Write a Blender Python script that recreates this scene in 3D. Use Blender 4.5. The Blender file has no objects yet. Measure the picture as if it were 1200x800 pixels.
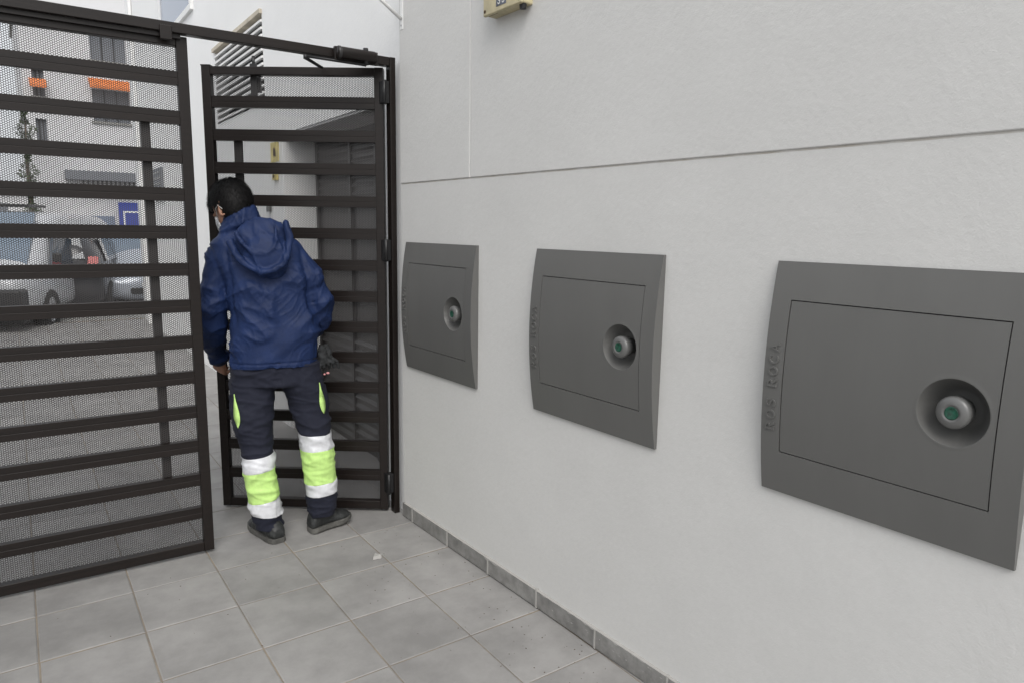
import bpy, bmesh, math, random
import numpy as np
from mathutils import Vector, Matrix, noise
from math import sin, cos, pi, radians, sqrt
S = bpy.context.scene
C = S.collection
random.seed(4)
# ------------------------------------------------------------------ camera
CAM_H = 1.5
YAW, PITCH, ROLL, FOC = 0.6494, 0.1592, 0.0163, 817.06
fw = Vector((sin(YAW)*cos(PITCH), cos(YAW)*cos(PITCH), -sin(PITCH)))
r0 = Vector((cos(YAW), -sin(YAW), 0)); u0 = r0.cross(fw)
rt = cos(ROLL)*r0 + sin(ROLL)*u0; up = -sin(ROLL)*r0 + cos(ROLL)*u0
cam = bpy.data.cameras.new("camera"); co = bpy.data.objects.new("camera", cam); C.objects.link(co)
co.matrix_world = Matrix(((rt.x, up.x, -fw.x, 0), (rt.y, up.y, -fw.y, 0), (rt.z, up.z, -fw.z, CAM_H), (0, 0, 0, 1)))
cam.sensor_width = 36; cam.lens = FOC/1200*36; cam.clip_start = 0.05; cam.clip_end = 2000
S.camera = co
# ------------------------------------------------------------------ world, sun, exposure
SUN_EL, SUN_AZ = radians(46), radians(203)      # azimuth from +Y clockwise: behind and left of the camera
w = bpy.data.worlds.new("World"); S.world = w; w.use_nodes = True
nt = w.node_tree; bg = nt.nodes['Background']
sky = nt.nodes.new('ShaderNodeTexSky'); sky.sky_type = 'NISHITA'; sky.sun_disc = False
sky.sun_elevation = SUN_EL; sky.sun_rotation = SUN_AZ; sky.dust_density = 6; sky.air_density = 1.3
hs = nt.nodes.new('ShaderNodeHueSaturation'); hs.inputs['Saturation'].default_value = 0.22
mx = nt.nodes.new('ShaderNodeMixRGB'); mx.inputs[0].default_value = 0.55; mx.inputs[2].default_value = (7.6, 7.9, 8.3, 1)
nt.links.new(sky.outputs[0], hs.inputs['Color']); nt.links.new(hs.outputs[0], mx.inputs[1]); nt.links.new(mx.outputs[0], bg.inputs[0])
bg.inputs[1].default_value = 0.13
sl = bpy.data.lights.new("sun", 'SUN'); sl.energy = 1.15; sl.angle = radians(38); sl.color = (1, 0.97, 0.93)
so = bpy.data.objects.new("sun", sl); C.objects.link(so)
sd = Vector((sin(SUN_AZ)*cos(SUN_EL), cos(SUN_AZ)*cos(SUN_EL), sin(SUN_EL)))
so.rotation_euler = sd.to_track_quat('Z', 'Y').to_euler()
S.view_settings.view_transform = 'Standard'; S.view_settings.look = 'None'; S.view_settings.gamma = 1
S.view_settings.exposure = 0.27
S.cycles.max_bounces = 8; S.cycles.diffuse_bounces = 5

# ------------------------------------------------------------------ helpers
def mat(name, col, rough=.5, metal=0., n1=0, amp=.12, bump=0, bs=200, spec=.5, col2=None, rnd=0, stretch=None, contrast=(.35, .65), coat=0):
    """Principled with optional noise colour variation (n1 scale), bump, per-object random brightness."""
    m = bpy.data.materials.new(name); m.use_nodes = True
    t = m.node_tree; b = t.nodes['Principled BSDF']; L = t.links.new
    b.inputs['Base Color'].default_value = (*col, 1); b.inputs['Roughness'].default_value = rough
    b.inputs['Metallic'].default_value = metal; b.inputs['Specular IOR Level'].default_value = spec
    b.inputs['Coat Weight'].default_value = coat
    tc = t.nodes.new('ShaderNodeTexCoord'); vec = tc.outputs['Object']
    if rnd:
        oi0 = t.nodes.new('ShaderNodeObjectInfo'); ad = t.nodes.new('ShaderNodeVectorMath'); ad.operation = 'ADD'
        cb = t.nodes.new('ShaderNodeVectorMath'); cb.operation = 'SCALE'; cb.inputs[0].default_value = (37, 53, 11)
        L(oi0.outputs['Random'], cb.inputs['Scale']); L(vec, ad.inputs[0]); L(cb.outputs[0], ad.inputs[1]); vec = ad.outputs[0]
    if stretch:
        mp = t.nodes.new('ShaderNodeMapping'); mp.inputs['Scale'].default_value = stretch
        L(vec, mp.inputs[0]); vec = mp.outputs[0]
    last = None
    if n1:
        n = t.nodes.new('ShaderNodeTexNoise'); n.inputs['Scale'].default_value = n1; n.inputs['Detail'].default_value = 6
        n.inputs['Roughness'].default_value = .65
        L(vec, n.inputs['Vector'])
        r = t.nodes.new('ShaderNodeMapRange'); r.inputs[1].default_value = contrast[0]; r.inputs[2].default_value = contrast[1]
        L(n.outputs[0], r.inputs[0])
        mixn = t.nodes.new('ShaderNodeMixRGB'); L(r.outputs[0], mixn.inputs[0])
        c2 = col2 or tuple(c*(1-2*amp) for c in col)
        c1 = col if col2 else tuple(min(1, c*(1+amp)) for c in col)
        mixn.inputs[1].default_value = (*c2, 1); mixn.inputs[2].default_value = (*c1, 1)
        last = mixn.outputs[0]
    if rnd:
        oi = t.nodes.new('ShaderNodeObjectInfo'); mr = t.nodes.new('ShaderNodeMapRange')
        mr.inputs[3].default_value = 1-rnd; mr.inputs[4].default_value = 1+rnd; L(oi.outputs['Random'], mr.inputs[0])
        mul = t.nodes.new('ShaderNodeVectorMath'); mul.operation = 'SCALE'
        if last: L(last, mul.inputs[0])
        else: mul.inputs[0].default_value = col
        L(mr.outputs[0], mul.inputs['Scale']); last = mul.outputs[0]
    if last: L(last, b.inputs['Base Color'])
    if bump:
        n2 = t.nodes.new('ShaderNodeTexNoise'); n2.inputs['Scale'].default_value = bs; n2.inputs['Detail'].default_value = 4
        L(vec, n2.inputs['Vector'])
        bp = t.nodes.new('ShaderNodeBump'); bp.inputs['Strength'].default_value = bump; bp.inputs['Distance'].default_value = .01
        L(n2.outputs[0], bp.inputs['Height']); L(bp.outputs[0], b.inputs['Normal'])
    return m

def stucco(name, col, dirt=.12, base_z=None):
    """hand rendered paint: two scales of relief, faint blotches, rubbed and grimy towards the foot."""
    m = bpy.data.materials.new(name); m.use_nodes = True
    t = m.node_tree; b = t.nodes['Principled BSDF']; L = t.links.new
    b.inputs['Roughness'].default_value = .85; b.inputs['Specular IOR Level'].default_value = .25
    g = t.nodes.new('ShaderNodeNewGeometry')
    def nz(sc, det, rough=.6):
        n = t.nodes.new('ShaderNodeTexNoise'); n.inputs['Scale'].default_value = sc; n.inputs['Detail'].default_value = det
        n.inputs['Roughness'].default_value = rough; L(g.outputs['Position'], n.inputs['Vector']); return n.outputs[0]
    def rng(v, a, b_, c, d):
        r = t.nodes.new('ShaderNodeMapRange'); r.inputs[1].default_value = a; r.inputs[2].default_value = b_
        r.inputs[3].default_value = c; r.inputs[4].default_value = d; L(v, r.inputs[0]); return r.outputs[0]
    blot = rng(nz(1.6, 7), .3, .7, 1-dirt*.6, 1+dirt*.3)
    fine = rng(nz(55, 3), .3, .7, 1-dirt*.22, 1+dirt*.18)
    mu = t.nodes.new('ShaderNodeMath'); mu.operation = 'MULTIPLY'; L(blot, mu.inputs[0]); L(fine, mu.inputs[1])
    sc = t.nodes.new('ShaderNodeVectorMath'); sc.operation = 'SCALE'; sc.inputs[0].default_value = col; L(mu.outputs[0], sc.inputs['Scale'])
    out = sc.outputs[0]
    # scuffs: sparse darker smears
    sp = rng(nz(9, 8, .75), .66, .74, 0, .22)
    mixs = t.nodes.new('ShaderNodeMixRGB'); L(sp, mixs.inputs[0]); L(out, mixs.inputs[1]); mixs.inputs[2].default_value = (col[0]*.72, col[1]*.7, col[2]*.66, 1)
    L(mixs.outputs[0], b.inputs['Base Color'])
    bp = t.nodes.new('ShaderNodeBump'); bp.inputs['Strength'].default_value = .24; bp.inputs['Distance'].default_value = .004
    a1 = t.nodes.new('ShaderNodeMath'); a1.operation = 'MULTIPLY_ADD'; a1.inputs[1].default_value = .45
    L(nz(260, 2), a1.inputs[0]); L(nz(75, 4), a1.inputs[2]); L(a1.outputs[0], bp.inputs['Height'])
    bp2 = t.nodes.new('ShaderNodeBump'); bp2.inputs['Strength'].default_value = .22; bp2.inputs['Distance'].default_value = .012
    L(nz(6, 3), bp2.inputs['Height']); L(bp.outputs[0], bp2.inputs['Normal']); L(bp2.outputs[0], b.inputs['Normal'])
    return m

M = dict(
    wall=stucco('shade_greyed_render', (.638, .633, .618), .08),  # greyer than the facade paint, standing in for shade on the near wall
    wall2=stucco('white_facade_paint', (.86, .86, .855), .04),
    tile=mat('floor_tile', (.296, .288, .279), .50, n1=4.2, amp=.10, bump=.05, bs=90, rnd=.07, spec=.4),
    grout=mat('grout', (.32, .265, .20), .9, n1=3.5, col2=(.16, .145, .13), contrast=(.35, .7), bump=.2, bs=150),
    skirt=mat('skirting_ceramic', (.25, .245, .235), .6, n1=16, amp=.15, rnd=.08),
    joint=mat('joint_mortar', (.42, .385, .335), .9, n1=7, col2=(.56, .55, .53)),
    smear=mat('dried_paint', (.40, .39, .37), .85, bump=.3, bs=120),
    gate=mat('gate_paint', (.0115, .0080, .0068), .38, n1=3, amp=.18, stretch=(.4, 6, 22), bump=.05, bs=30, spec=.36),
    mesh=mat('perforated_steel_paint', (.046, .043, .043), .5, spec=.5),
    black=mat('black_plastic', (.012, .012, .013), .4),
    panel=mat('grey_cabinet_paint', (.129, .128, .123), .41, n1=3, amp=.022, bump=.04, bs=420, spec=.5, stretch=(2.5, 1, .7), rnd=.03),
    gap=mat('painted_gap_shade', (.006, .006, .006), .9),  # near-black plate colour stands in for shade inside the hatch door gaps
    knob=mat('knob_plastic', (.130, .130, .127), .30, spec=.6),
    green=mat('green_insert', (.01, .075, .045), .45, n1=90, amp=.4),
    beige=mat('aged_beige_plastic', (.50, .44, .28), .5, n1=14, amp=.10, bump=.05, bs=60),
    brownrust=mat('rust', (.07, .035, .015), .85, n1=60, amp=.4),
    sticker=mat('grey_blue_sticker', (.10, .11, .15), .4, n1=30, amp=.3),
    white=mat('white_paint', (.78, .78, .77), .45),
    lintel=mat('sand_lintel', (.60, .54, .44), .8, n1=8, amp=.1),
    dark=mat('dark_void', (.02, .02, .022), .7),
    garage=mat('garage_door_paint', (.034, .032, .032), .42, n1=2, amp=.1, spec=.5),
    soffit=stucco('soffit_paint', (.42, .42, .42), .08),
    yellow=mat('yellow_notice', (.72, .60, .22), .6, n1=20, amp=.15),
    paper=mat('paper', (.7, .7, .68), .7),
    glass=mat('window_glass', (.20, .24, .32), .08, spec=.8),
    orange=mat('orange_awning', (.66, .19, .05), .7, n1=6, amp=.1),
    shutter=mat('grey_shutter', (.16, .17, .19), .6),
    asphalt=mat('asphalt', (.27, .27, .268), .9, n1=3, amp=.08, bump=.3, bs=120),
    stone=mat('pavement_concrete', (.30, .295, .28), .85, n1=5, amp=.12),
    blue=mat('blue_sign', (.035, .055, .30), .5),
    farwall=stucco('far_building_paint', (.66, .66, .67), .06),
    vanp=mat('white_van_paint', (.55, .56, .58), .3, coat=.4),
    carp=mat('pale_silver_car_paint', (.42, .45, .50), .28, metal=.2, coat=.5),
    darkp=mat('dark_car_paint', (.03, .03, .035), .3, coat=.5),
    cglass=mat('car_glass', (.05, .065, .085), .06, spec=.9),
    wglass=mat('windscreen_glass', (.17, .22, .28), .08, spec=.9),
    tyre=mat('tyre_rubber', (.018, .018, .018), .85),
    rim=mat('wheel_rim', (.35, .35, .36), .35, metal=.6),
    red=mat('red_lamp_lens', (.45, .02, .015), .3),
    lamp=mat('headlight_lens', (.5, .52, .54), .15, spec=.8),
    bark=mat('bark', (.11, .08, .055), .9, n1=20, amp=.3, bump=.5, bs=40),
    leaf=mat('tree_leaves', (.05, .075, .03), .7, n1=3, amp=.4),
    jacket=mat('navy_nylon', (.0122, .0258, .084), .58, n1=9, amp=.12, bump=.12, bs=110, spec=.22),
    lining=mat('dark_lining', (.010, .016, .045), .8),
    trouser=mat('navy_work_cloth', (.0075, .0095, .023), .85, n1=300, amp=.15, bump=.15, bs=420),
    hivis=mat('yellow_green_fluorescent_cloth', (.53, .79, .24), .7, n1=40, amp=.05, bump=.1, bs=300),
    reflect=mat('silver_reflective_tape', (.70, .71, .74), .38, n1=30, amp=.06, bump=.06, bs=200, spec=.6),
    skin=mat('skin', (.36, .19, .125), .55, n1=40, amp=.08, bump=.04, bs=300),
    hair=mat('black_hair', (.006, .0055, .0055), .55, spec=.22),
    mask=mat('face_mask_cloth', (.66, .67, .68), .8, n1=55, col2=(.30, .31, .33), contrast=(.42, .6)),
    glove=mat('dark_glove_knit', (.022, .024, .026), .8, n1=40, amp=.4),
    glovetip=mat('glove_pink_cuff', (.55, .25, .25), .7),
    shoe=mat('black_leather', (.028, .030, .030), .48, n1=25, amp=.25, bump=.12, bs=60, spec=.4),
    sole=mat('dusty_sole_rubber', (.10, .098, .09), .8, n1=18, amp=.25),
)

def crumple(m, scale, strength, dist, stretch=(1, 1, 1)):
    t = m.node_tree; b = t.nodes['Principled BSDF']; L = t.links.new; tc = t.nodes.new('ShaderNodeTexCoord')
    mp = t.nodes.new('ShaderNodeMapping'); mp.inputs['Scale'].default_value = stretch; mp.inputs['Rotation'].default_value = (0, .5, 0)
    L(tc.outputs['Object'], mp.inputs[0])
    n = t.nodes.new('ShaderNodeTexNoise'); n.noise_type = 'RIDGED_MULTIFRACTAL'; n.inputs['Scale'].default_value = scale; n.inputs['Detail'].default_value = 5
    n.inputs['Distortion'].default_value = .6; L(mp.outputs[0], n.inputs['Vector'])
    bp = t.nodes.new('ShaderNodeBump'); bp.inputs['Strength'].default_value = strength; bp.inputs['Distance'].default_value = dist
    L(n.outputs[0], bp.inputs['Height'])
    if b.inputs['Normal'].is_linked: L(b.inputs['Normal'].links[0].from_socket, bp.inputs['Normal'])
    L(bp.outputs[0], b.inputs['Normal'])
crumple(M['jacket'], 7, .34, .006, (1, 1, 1.5)); crumple(M['trouser'], 9, .35, .004, (1, 1, 1.8)); crumple(M['reflect'], 14, .3, .003); crumple(M['hivis'], 14, .25, .003)

def tagp(o, label=None, cat=None, group=None, kind=None):
    if label: o['label'] = label
    if cat: o['category'] = cat
    if group: o['group'] = group
    if kind: o['kind'] = kind
    return o

def empty(name, loc, rz=0., label=None, cat=None, group=None, kind=None):
    o = bpy.data.objects.new(name, None); C.objects.link(o); o.location = loc; o.rotation_euler = (0, 0, rz)
    o.empty_display_size = .1
    return tagp(o, label, cat, group, kind)

def link(name, me, m=None, parent=None, smooth=False, bevel=0, seg=2, loc=None, rz=None, angle=None):
    if m is not None and not me.materials: me.materials.append(m)
    o = bpy.data.objects.new(name, me); C.objects.link(o)
    if parent is not None: o.parent = parent
    if loc is not None: o.location = loc
    if rz is not None: o.rotation_euler = (0, 0, rz)
    if smooth: me.polygons.foreach_set('use_smooth', [True]*len(me.polygons))
    if bevel:
        b = o.modifiers.new('bevel', 'BEVEL'); b.width = bevel; b.segments = seg; b.limit_method = 'ANGLE'; b.angle_limit = radians(40)
        me.polygons.foreach_set('use_smooth', [True]*len(me.polygons))
        b.harden_normals = True
    return o

class MB:
    def __init__(s): s.v = []; s.f = []; s.mi = []
    def add(s, V, F, mi=0):
        n = len(s.v); s.v += [tuple(v) for v in V]; s.f += [tuple(i+n for i in f) for f in F]; s.mi += [mi]*len(F); return s
    def box(s, x0, x1, y0, y1, z0, z1, mi=0):
        V = [(x, y, z) for z in (z0, z1) for y in (y0, y1) for x in (x0, x1)]
        return s.add(V, [(0, 2, 3, 1), (4, 5, 7, 6), (0, 1, 5, 4), (2, 6, 7, 3), (0, 4, 6, 2), (1, 3, 7, 5)], mi)
    def tube(s, pts, rad, n=10, cap=True, mi=0, flat=1.0, upv=(0, 0, 1)):
        """tube along pts with radii; flat scales the binormal"""
        P = [Vector(p) for p in pts]; R = rad if hasattr(rad, '__len__') else [rad]*len(P)
        V = []; prev = None
        for i, p in enumerate(P):
            t = (P[min(i+1, len(P)-1)]-P[max(i-1, 0)]).normalized()
            a = Vector(upv) if prev is None else prev
            if abs(a.dot(t)) > .97: a = Vector((1, 0, 0))
            a = (a-t*a.dot(t)).normalized(); prev = a; b = t.cross(a)
            for k in range(n):
                an = 2*pi*k/n; V.append(p+a*cos(an)*R[i]+b*sin(an)*R[i]*flat)
        F = [(i*n+k, i*n+(k+1) % n, (i+1)*n+(k+1) % n, (i+1)*n+k) for i in range(len(P)-1) for k in range(n)]
        if cap: F += [tuple(range(n))[::-1], tuple((len(P)-1)*n+k for k in range(n))]
        return s.add(V, F, mi)
    def rings(s, R, cap=True, mi=0):
        """R: list of rings with equal count of points"""
        n = len(R[0]); V = [p for r in R for p in r]
        F = [(i*n+k, i*n+(k+1) % n, (i+1)*n+(k+1) % n, (i+1)*n+k) for i in range(len(R)-1) for k in range(n)]
        if cap: F += [tuple(range(n))[::-1], tuple((len(R)-1)*n+k for k in range(n))]
        return s.add(V, F, mi)
    def lathe(s, prof, n=24, axis='y', org=(0, 0, 0), mi=0, cap=True):
        """prof: (radius, along)"""
        R = []
        for r, a in prof:
            ring = []
            for k in range(n):
                c, q = r*cos(2*pi*k/n), r*sin(2*pi*k/n)
                p = {'y': (c, a, q), 'z': (c, q, a), 'x': (a, c, q)}[axis]
                ring.append((p[0]+org[0], p[1]+org[1], p[2]+org[2]))
            R.append(ring)
        return s.rings(R, cap, mi)
    def me(s, name='m', fix=True):
        m = bpy.data.meshes.new(name); m.from_pydata(s.v, [], s.f); m.update()
        if fix:
            b = bmesh.new(); b.from_mesh(m); bmesh.ops.recalc_face_normals(b, faces=b.faces); b.to_mesh(m); b.free()
        return m
    def obj(s, name, m=None, parent=None, mats=None, **k):
        me = s.me(name)
        if mats:
            for q in mats: me.materials.append(q)
            me.polygons.foreach_set('material_index', s.mi)
        return link(name, me, m, parent, **k)

def box(name, x0, x1, y0, y1, z0, z1, m, parent=None, bevel=.002, **k):
    return MB().box(x0, x1, y0, y1, z0, z1).obj(name, m, parent, bevel=bevel, **k)

# frame of the paving grid: u to the right, v away from the camera
TA = -0.0319
GU = Vector((cos(TA), sin(TA), 0)); GV = Vector((-sin(TA), cos(TA), 0))
def uv(u, v, z=0): return GU*u+GV*v+Vector((0, 0, z))

WX = 1.673          # face of the near wall
# ------------------------------------------------------------------ setting: floor
TW, TD = 0.331, 0.3445
T0 = (-0.044, 3.416)
floor = MB().box(-9, 1.86, -4.2, 12.5, -.16, -.0028).obj('paved_floor', M['grout'], rz=TA)
tagp(floor, 'grey ceramic tiled passage floor with tan grout', kind='structure')
def tile_mesh(w_, d_, ch=.004, t=.012):
    V = []
    for (a, z) in ((0, -t), (0, -.0022), (ch, 0)):
        V += [(a, a, z), (w_-a, a, z), (w_-a, d_-a, z), (a, d_-a, z)]
    F = [(i*4+k, i*4+(k+1) % 4, (i+1)*4+(k+1) % 4, (i+1)*4+k) for i in range(2) for k in range(4)]+[(8, 9, 10, 11)]
    return MB().add(V, F).me('tile')
G = .0046
tme = tile_mesh(TW-G, TD-G); tme.materials.append(M['tile'])
rest = MB()
rest_tile = [(v.co.x, v.co.y, v.co.z) for v in tme.vertices]; rest_f = [tuple(p.vertices) for p in tme.polygons]
for r in range(-27, 22):
    for c in range(-26, 6):
        u = T0[0]+c*TW; v = T0[1]-r*TD
        if u < -8.6 or u+TW > 1.95 or v < -4 or v+TD > 12.5: continue
        dz = random.uniform(-.0012, .0008)
        if -2 <= c and -19 <= r <= 8:
            o = link('tile', tme, None, floor); o.location = (u+G/2, v+G/2, dz)
            o.rotation_euler = (random.uniform(-.0016, .0016), random.uniform(-.0016, .0016), random.uniform(-.0015, .0015))
        else:
            rest.add([(a+u+G/2, b+v+G/2, z+dz) for a, b, z in rest_tile], rest_f)
tagp(rest.obj('outer_tiles', M['tile'], floor), kind='stuff')
# ground beyond: street, far pavement
tagp(MB().box(-300, 300, -260, 400, -.60, -.17).obj('ground', M['stone'], rz=TA), kind='structure')
tagp(MB().box(-60, 60, 13.1, 24, -.20, -.10).obj('street', M['asphalt'], rz=TA), kind='structure')
tagp(MB().box(-60, 60, 12.5, 13.1, -.2, -.012).obj('street_kerb', M['stone'], rz=TA, bevel=.02), kind='structure')
tagp(MB().box(-60, 60, 24, 25.9, -.2, .02).obj('far_pavement', M['stone'], rz=TA, bevel=.02), kind='structure')

# ------------------------------------------------------------------ near wall
wall = empty('wall', (WX, 0, 0), 0, 'rough white rendered wall with recessed joints carrying the three grey hatches', 'wall')
YE, YJ, ZJ, GW = 3.125, 2.514, 1.709, .0042
ZT = 3.6
box('wall_core', .075, .34, -4.2, YE-.001, -.16, ZT-.002, M['wall'], wall, bevel=0)
def wpanel(y0, y1, z0, z1, proud=0.):
    box('wall_panel', -proud, .076, y0, y1, z0, z1, M['wall'], wall, bevel=.004)
def lower_panel():
    yy_ = [-4.2]; holes = []
    for c in (.734, 1.737, 2.752): yy_ += [c-.262, c+.262]; holes.append((c-.262, c+.262))
    yy_ += [YE]; zz_ = [-.16, .92, 1.34, ZJ-GW*.6]; mb = MB(); V = []; F = []; ny, nz_ = len(yy_), len(zz_)
    for x in (0, .076):
        for z in zz_:
            for y in yy_: V.append((x, y, z))
    ix = lambda l, j, i: l*ny*nz_+j*ny+i
    for j in range(nz_-1):
        for i in range(ny-1):
            if j == 1 and i % 2 == 1:
                for (a, b_) in (((j, i), (j, i+1)), ((j, i+1), (j+1, i+1)), ((j+1, i+1), (j+1, i)), ((j+1, i), (j, i))):
                    F.append((ix(0, *a), ix(0, *b_), ix(1, *b_), ix(1, *a)))
            else: F += [(ix(0, j, i), ix(0, j, i+1), ix(0, j+1, i+1), ix(0, j+1, i)), (ix(1, j, i), ix(1, j+1, i), ix(1, j+1, i+1), ix(1, j, i+1))]
    for j in (0, nz_-1):
        for i in range(ny-1): F.append((ix(0, j, i), ix(0, j, i+1), ix(1, j, i+1), ix(1, j, i)))
    for i in (0, ny-1):
        for j in range(nz_-1): F.append((ix(0, j, i), ix(0, j+1, i), ix(1, j+1, i), ix(1, j, i)))
    mb.add(V, F).obj('wall_panel', M['wall'], wall)
lower_panel()
wpanel(-4.2, YJ-GW*.5, ZJ+GW*.6, ZT, .0035)
wpanel(YJ+GW*.5, YE, ZJ+GW*.6, ZT, .0035)
box('joint_filler', .0007, .02, -4.19, YE-.002, ZJ-.006, ZJ+.006, M['joint'], wall, bevel=0)
box('joint_filler', .0006, .02, YJ-.006, YJ+.006, ZJ+.007, ZT-.003, M['wall'], wall, bevel=0)
# skirting tiles with pale joints and paint drips
y = 3.015; ys = [3.124, 3.015]
while y > -2.5: y -= .3378; ys.append(y)
for i in range(len(ys)-1):
    a, b = ys[i+1]+.0035, ys[i]-.0035
    o = MB().box(-.0115, .0, a, b, .004, .076).obj('skirting_tile', M['skirt'], wall, bevel=.003)
    o.location.x = random.uniform(-.001, .001)
jt = MB(); dr = MB(); rs = random.Random(9)
for yy in ys[1:]:
    jt.box(-.0135, .0, yy-.0036, yy+.0036, .002, .077+rs.uniform(0, .006))
n = 330; V = []; F = []          # ragged paint line sitting on the top edge of the skirting
for k in range(n+1):
    py = 3.10-k*.0075; hh = max(.0001, .014*noise.noise(Vector((py*5, 0, 0)))+.012*noise.noise(Vector((py*33, 4, 0)))+.0005)
    V += [(-.0122, py, .0757-hh), (-.0124, py, .0766), (0, py, .0772+.3*hh)]
    if k: a = 3*(k-1); F += [(a, a+1, a+4, a+3), (a+1, a+2, a+5, a+4)]
dr.add(V, F)
for k in range(34):                  # flecks on the faces
    py = rs.uniform(.9, 1.9); pz = rs.uniform(.035, .07); a = rs.uniform(.001, .009); b = rs.uniform(.0006, .003)
    dr.add([(-.0125, py-a, pz), (-.0125, py, pz-b), (-.0125, py+a, pz+b*.3), (-.0125, py, pz+b)], [(0, 1, 2, 3)])
jt.obj('joint_grout', M['smear'], wall); dr.obj('paint_drips', M['smear'], wall)
tagp(wall.children[-1], kind='stuff'); tagp(wall.children[-2], kind='stuff')

ow = empty('added_passage_wall', uv(-1.98, 0, 0), TA, 'unseen white wall added left of the passage to block sky light, where the wide gate panel ends', 'wall')  # out-of-view wall, added to cut sky light towards the gate
box('wall_body', -.28, 0, .9, 12.2, -.16, 3.4, M['wall2'], ow, bevel=.01)
# ------------------------------------------------------------------ waste inlet hatches
PWD, PZ0, PZ1, PZC = .3075, .815, 1.43, 1.122
def depth(z): return .010+.030*(1-((z-PZC)/.31)**2)
def arc_strip(mb, x0, x1, z0, z1, nx, nz_, yf, holes=None):
    xs = np.linspace(x0, x1, nx+1); zs = np.linspace(z0, z1, nz_+1)
    V = [(x, -yf(x, z), z) for z in zs for x in xs]; n = nx+1
    F = [(j*n+i, j*n+i+1, (j+1)*n+i+1, (j+1)*n+i) for j in range(nz_) for i in range(nx)]
    mb.add(V, F)
DX, DZ0, DZ1 = .2525, .930, 1.333
def frame_mesh():
    b = MB(); f = lambda x, z: depth(z)
    # front face: four borders, all sampled on one z grid
    zs = sorted(set([round(float(z), 5) for z in np.linspace(PZ0, PZ1, 41)]+[DZ0, DZ1])); xs = [-PWD, -DX, DX, PWD]
    idx = {}
    V = []; F = []
    for j, z in enumerate(zs):
        for i, x in enumerate(xs): idx[i, j] = len(V); V.append((x, -depth(z), z))
    for j in range(len(zs)-1):
        for i in range(3):
            if i == 1 and zs[j] >= DZ0-1e-6 and zs[j+1] <= DZ1+1e-6: continue
            F.append((idx[i, j], idx[i+1, j], idx[i+1, j+1], idx[i, j+1]))
    def skirt(keys, back):
        n = len(V)
        for k in keys: V.append((V[idx[k]][0], back, V[idx[k]][2]))
        for a in range(len(keys)-1): F.append((idx[keys[a]], idx[keys[a+1]], n+a+1, n+a))
    nz_ = len(zs); j0 = zs.index(DZ0); j1 = zs.index(DZ1)
    skirt([(0, j) for j in range(nz_)], 0); skirt([(3, j) for j in range(nz_)][::-1], 0)
    skirt([(i, 0) for i in (3, 2, 1, 0)], 0); skirt([(i, nz_-1) for i in range(4)], 0)
    skirt([(1, j) for j in range(j0, j1+1)][::-1], .05); skirt([(2, j) for j in range(j0, j1+1)], .05)
    skirt([(1, j0), (2, j0)], .05); skirt([(2, j1), (1, j1)], .05)
    m = bpy.data.meshes.new('frame'); m.from_pydata(V, [], F); m.update()
    bm = bmesh.new(); bm.from_mesh(m); bmesh.ops.recalc_face_normals(bm, faces=bm.faces)
    for e in bm.edges: e.smooth = len(e.link_faces) == 2 and e.calc_face_angle(0) < radians(30)
    for fa in bm.faces: fa.smooth = True
    bm.to_mesh(m); bm.free(); return m
KX, KZ = .163, 1.127
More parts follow.
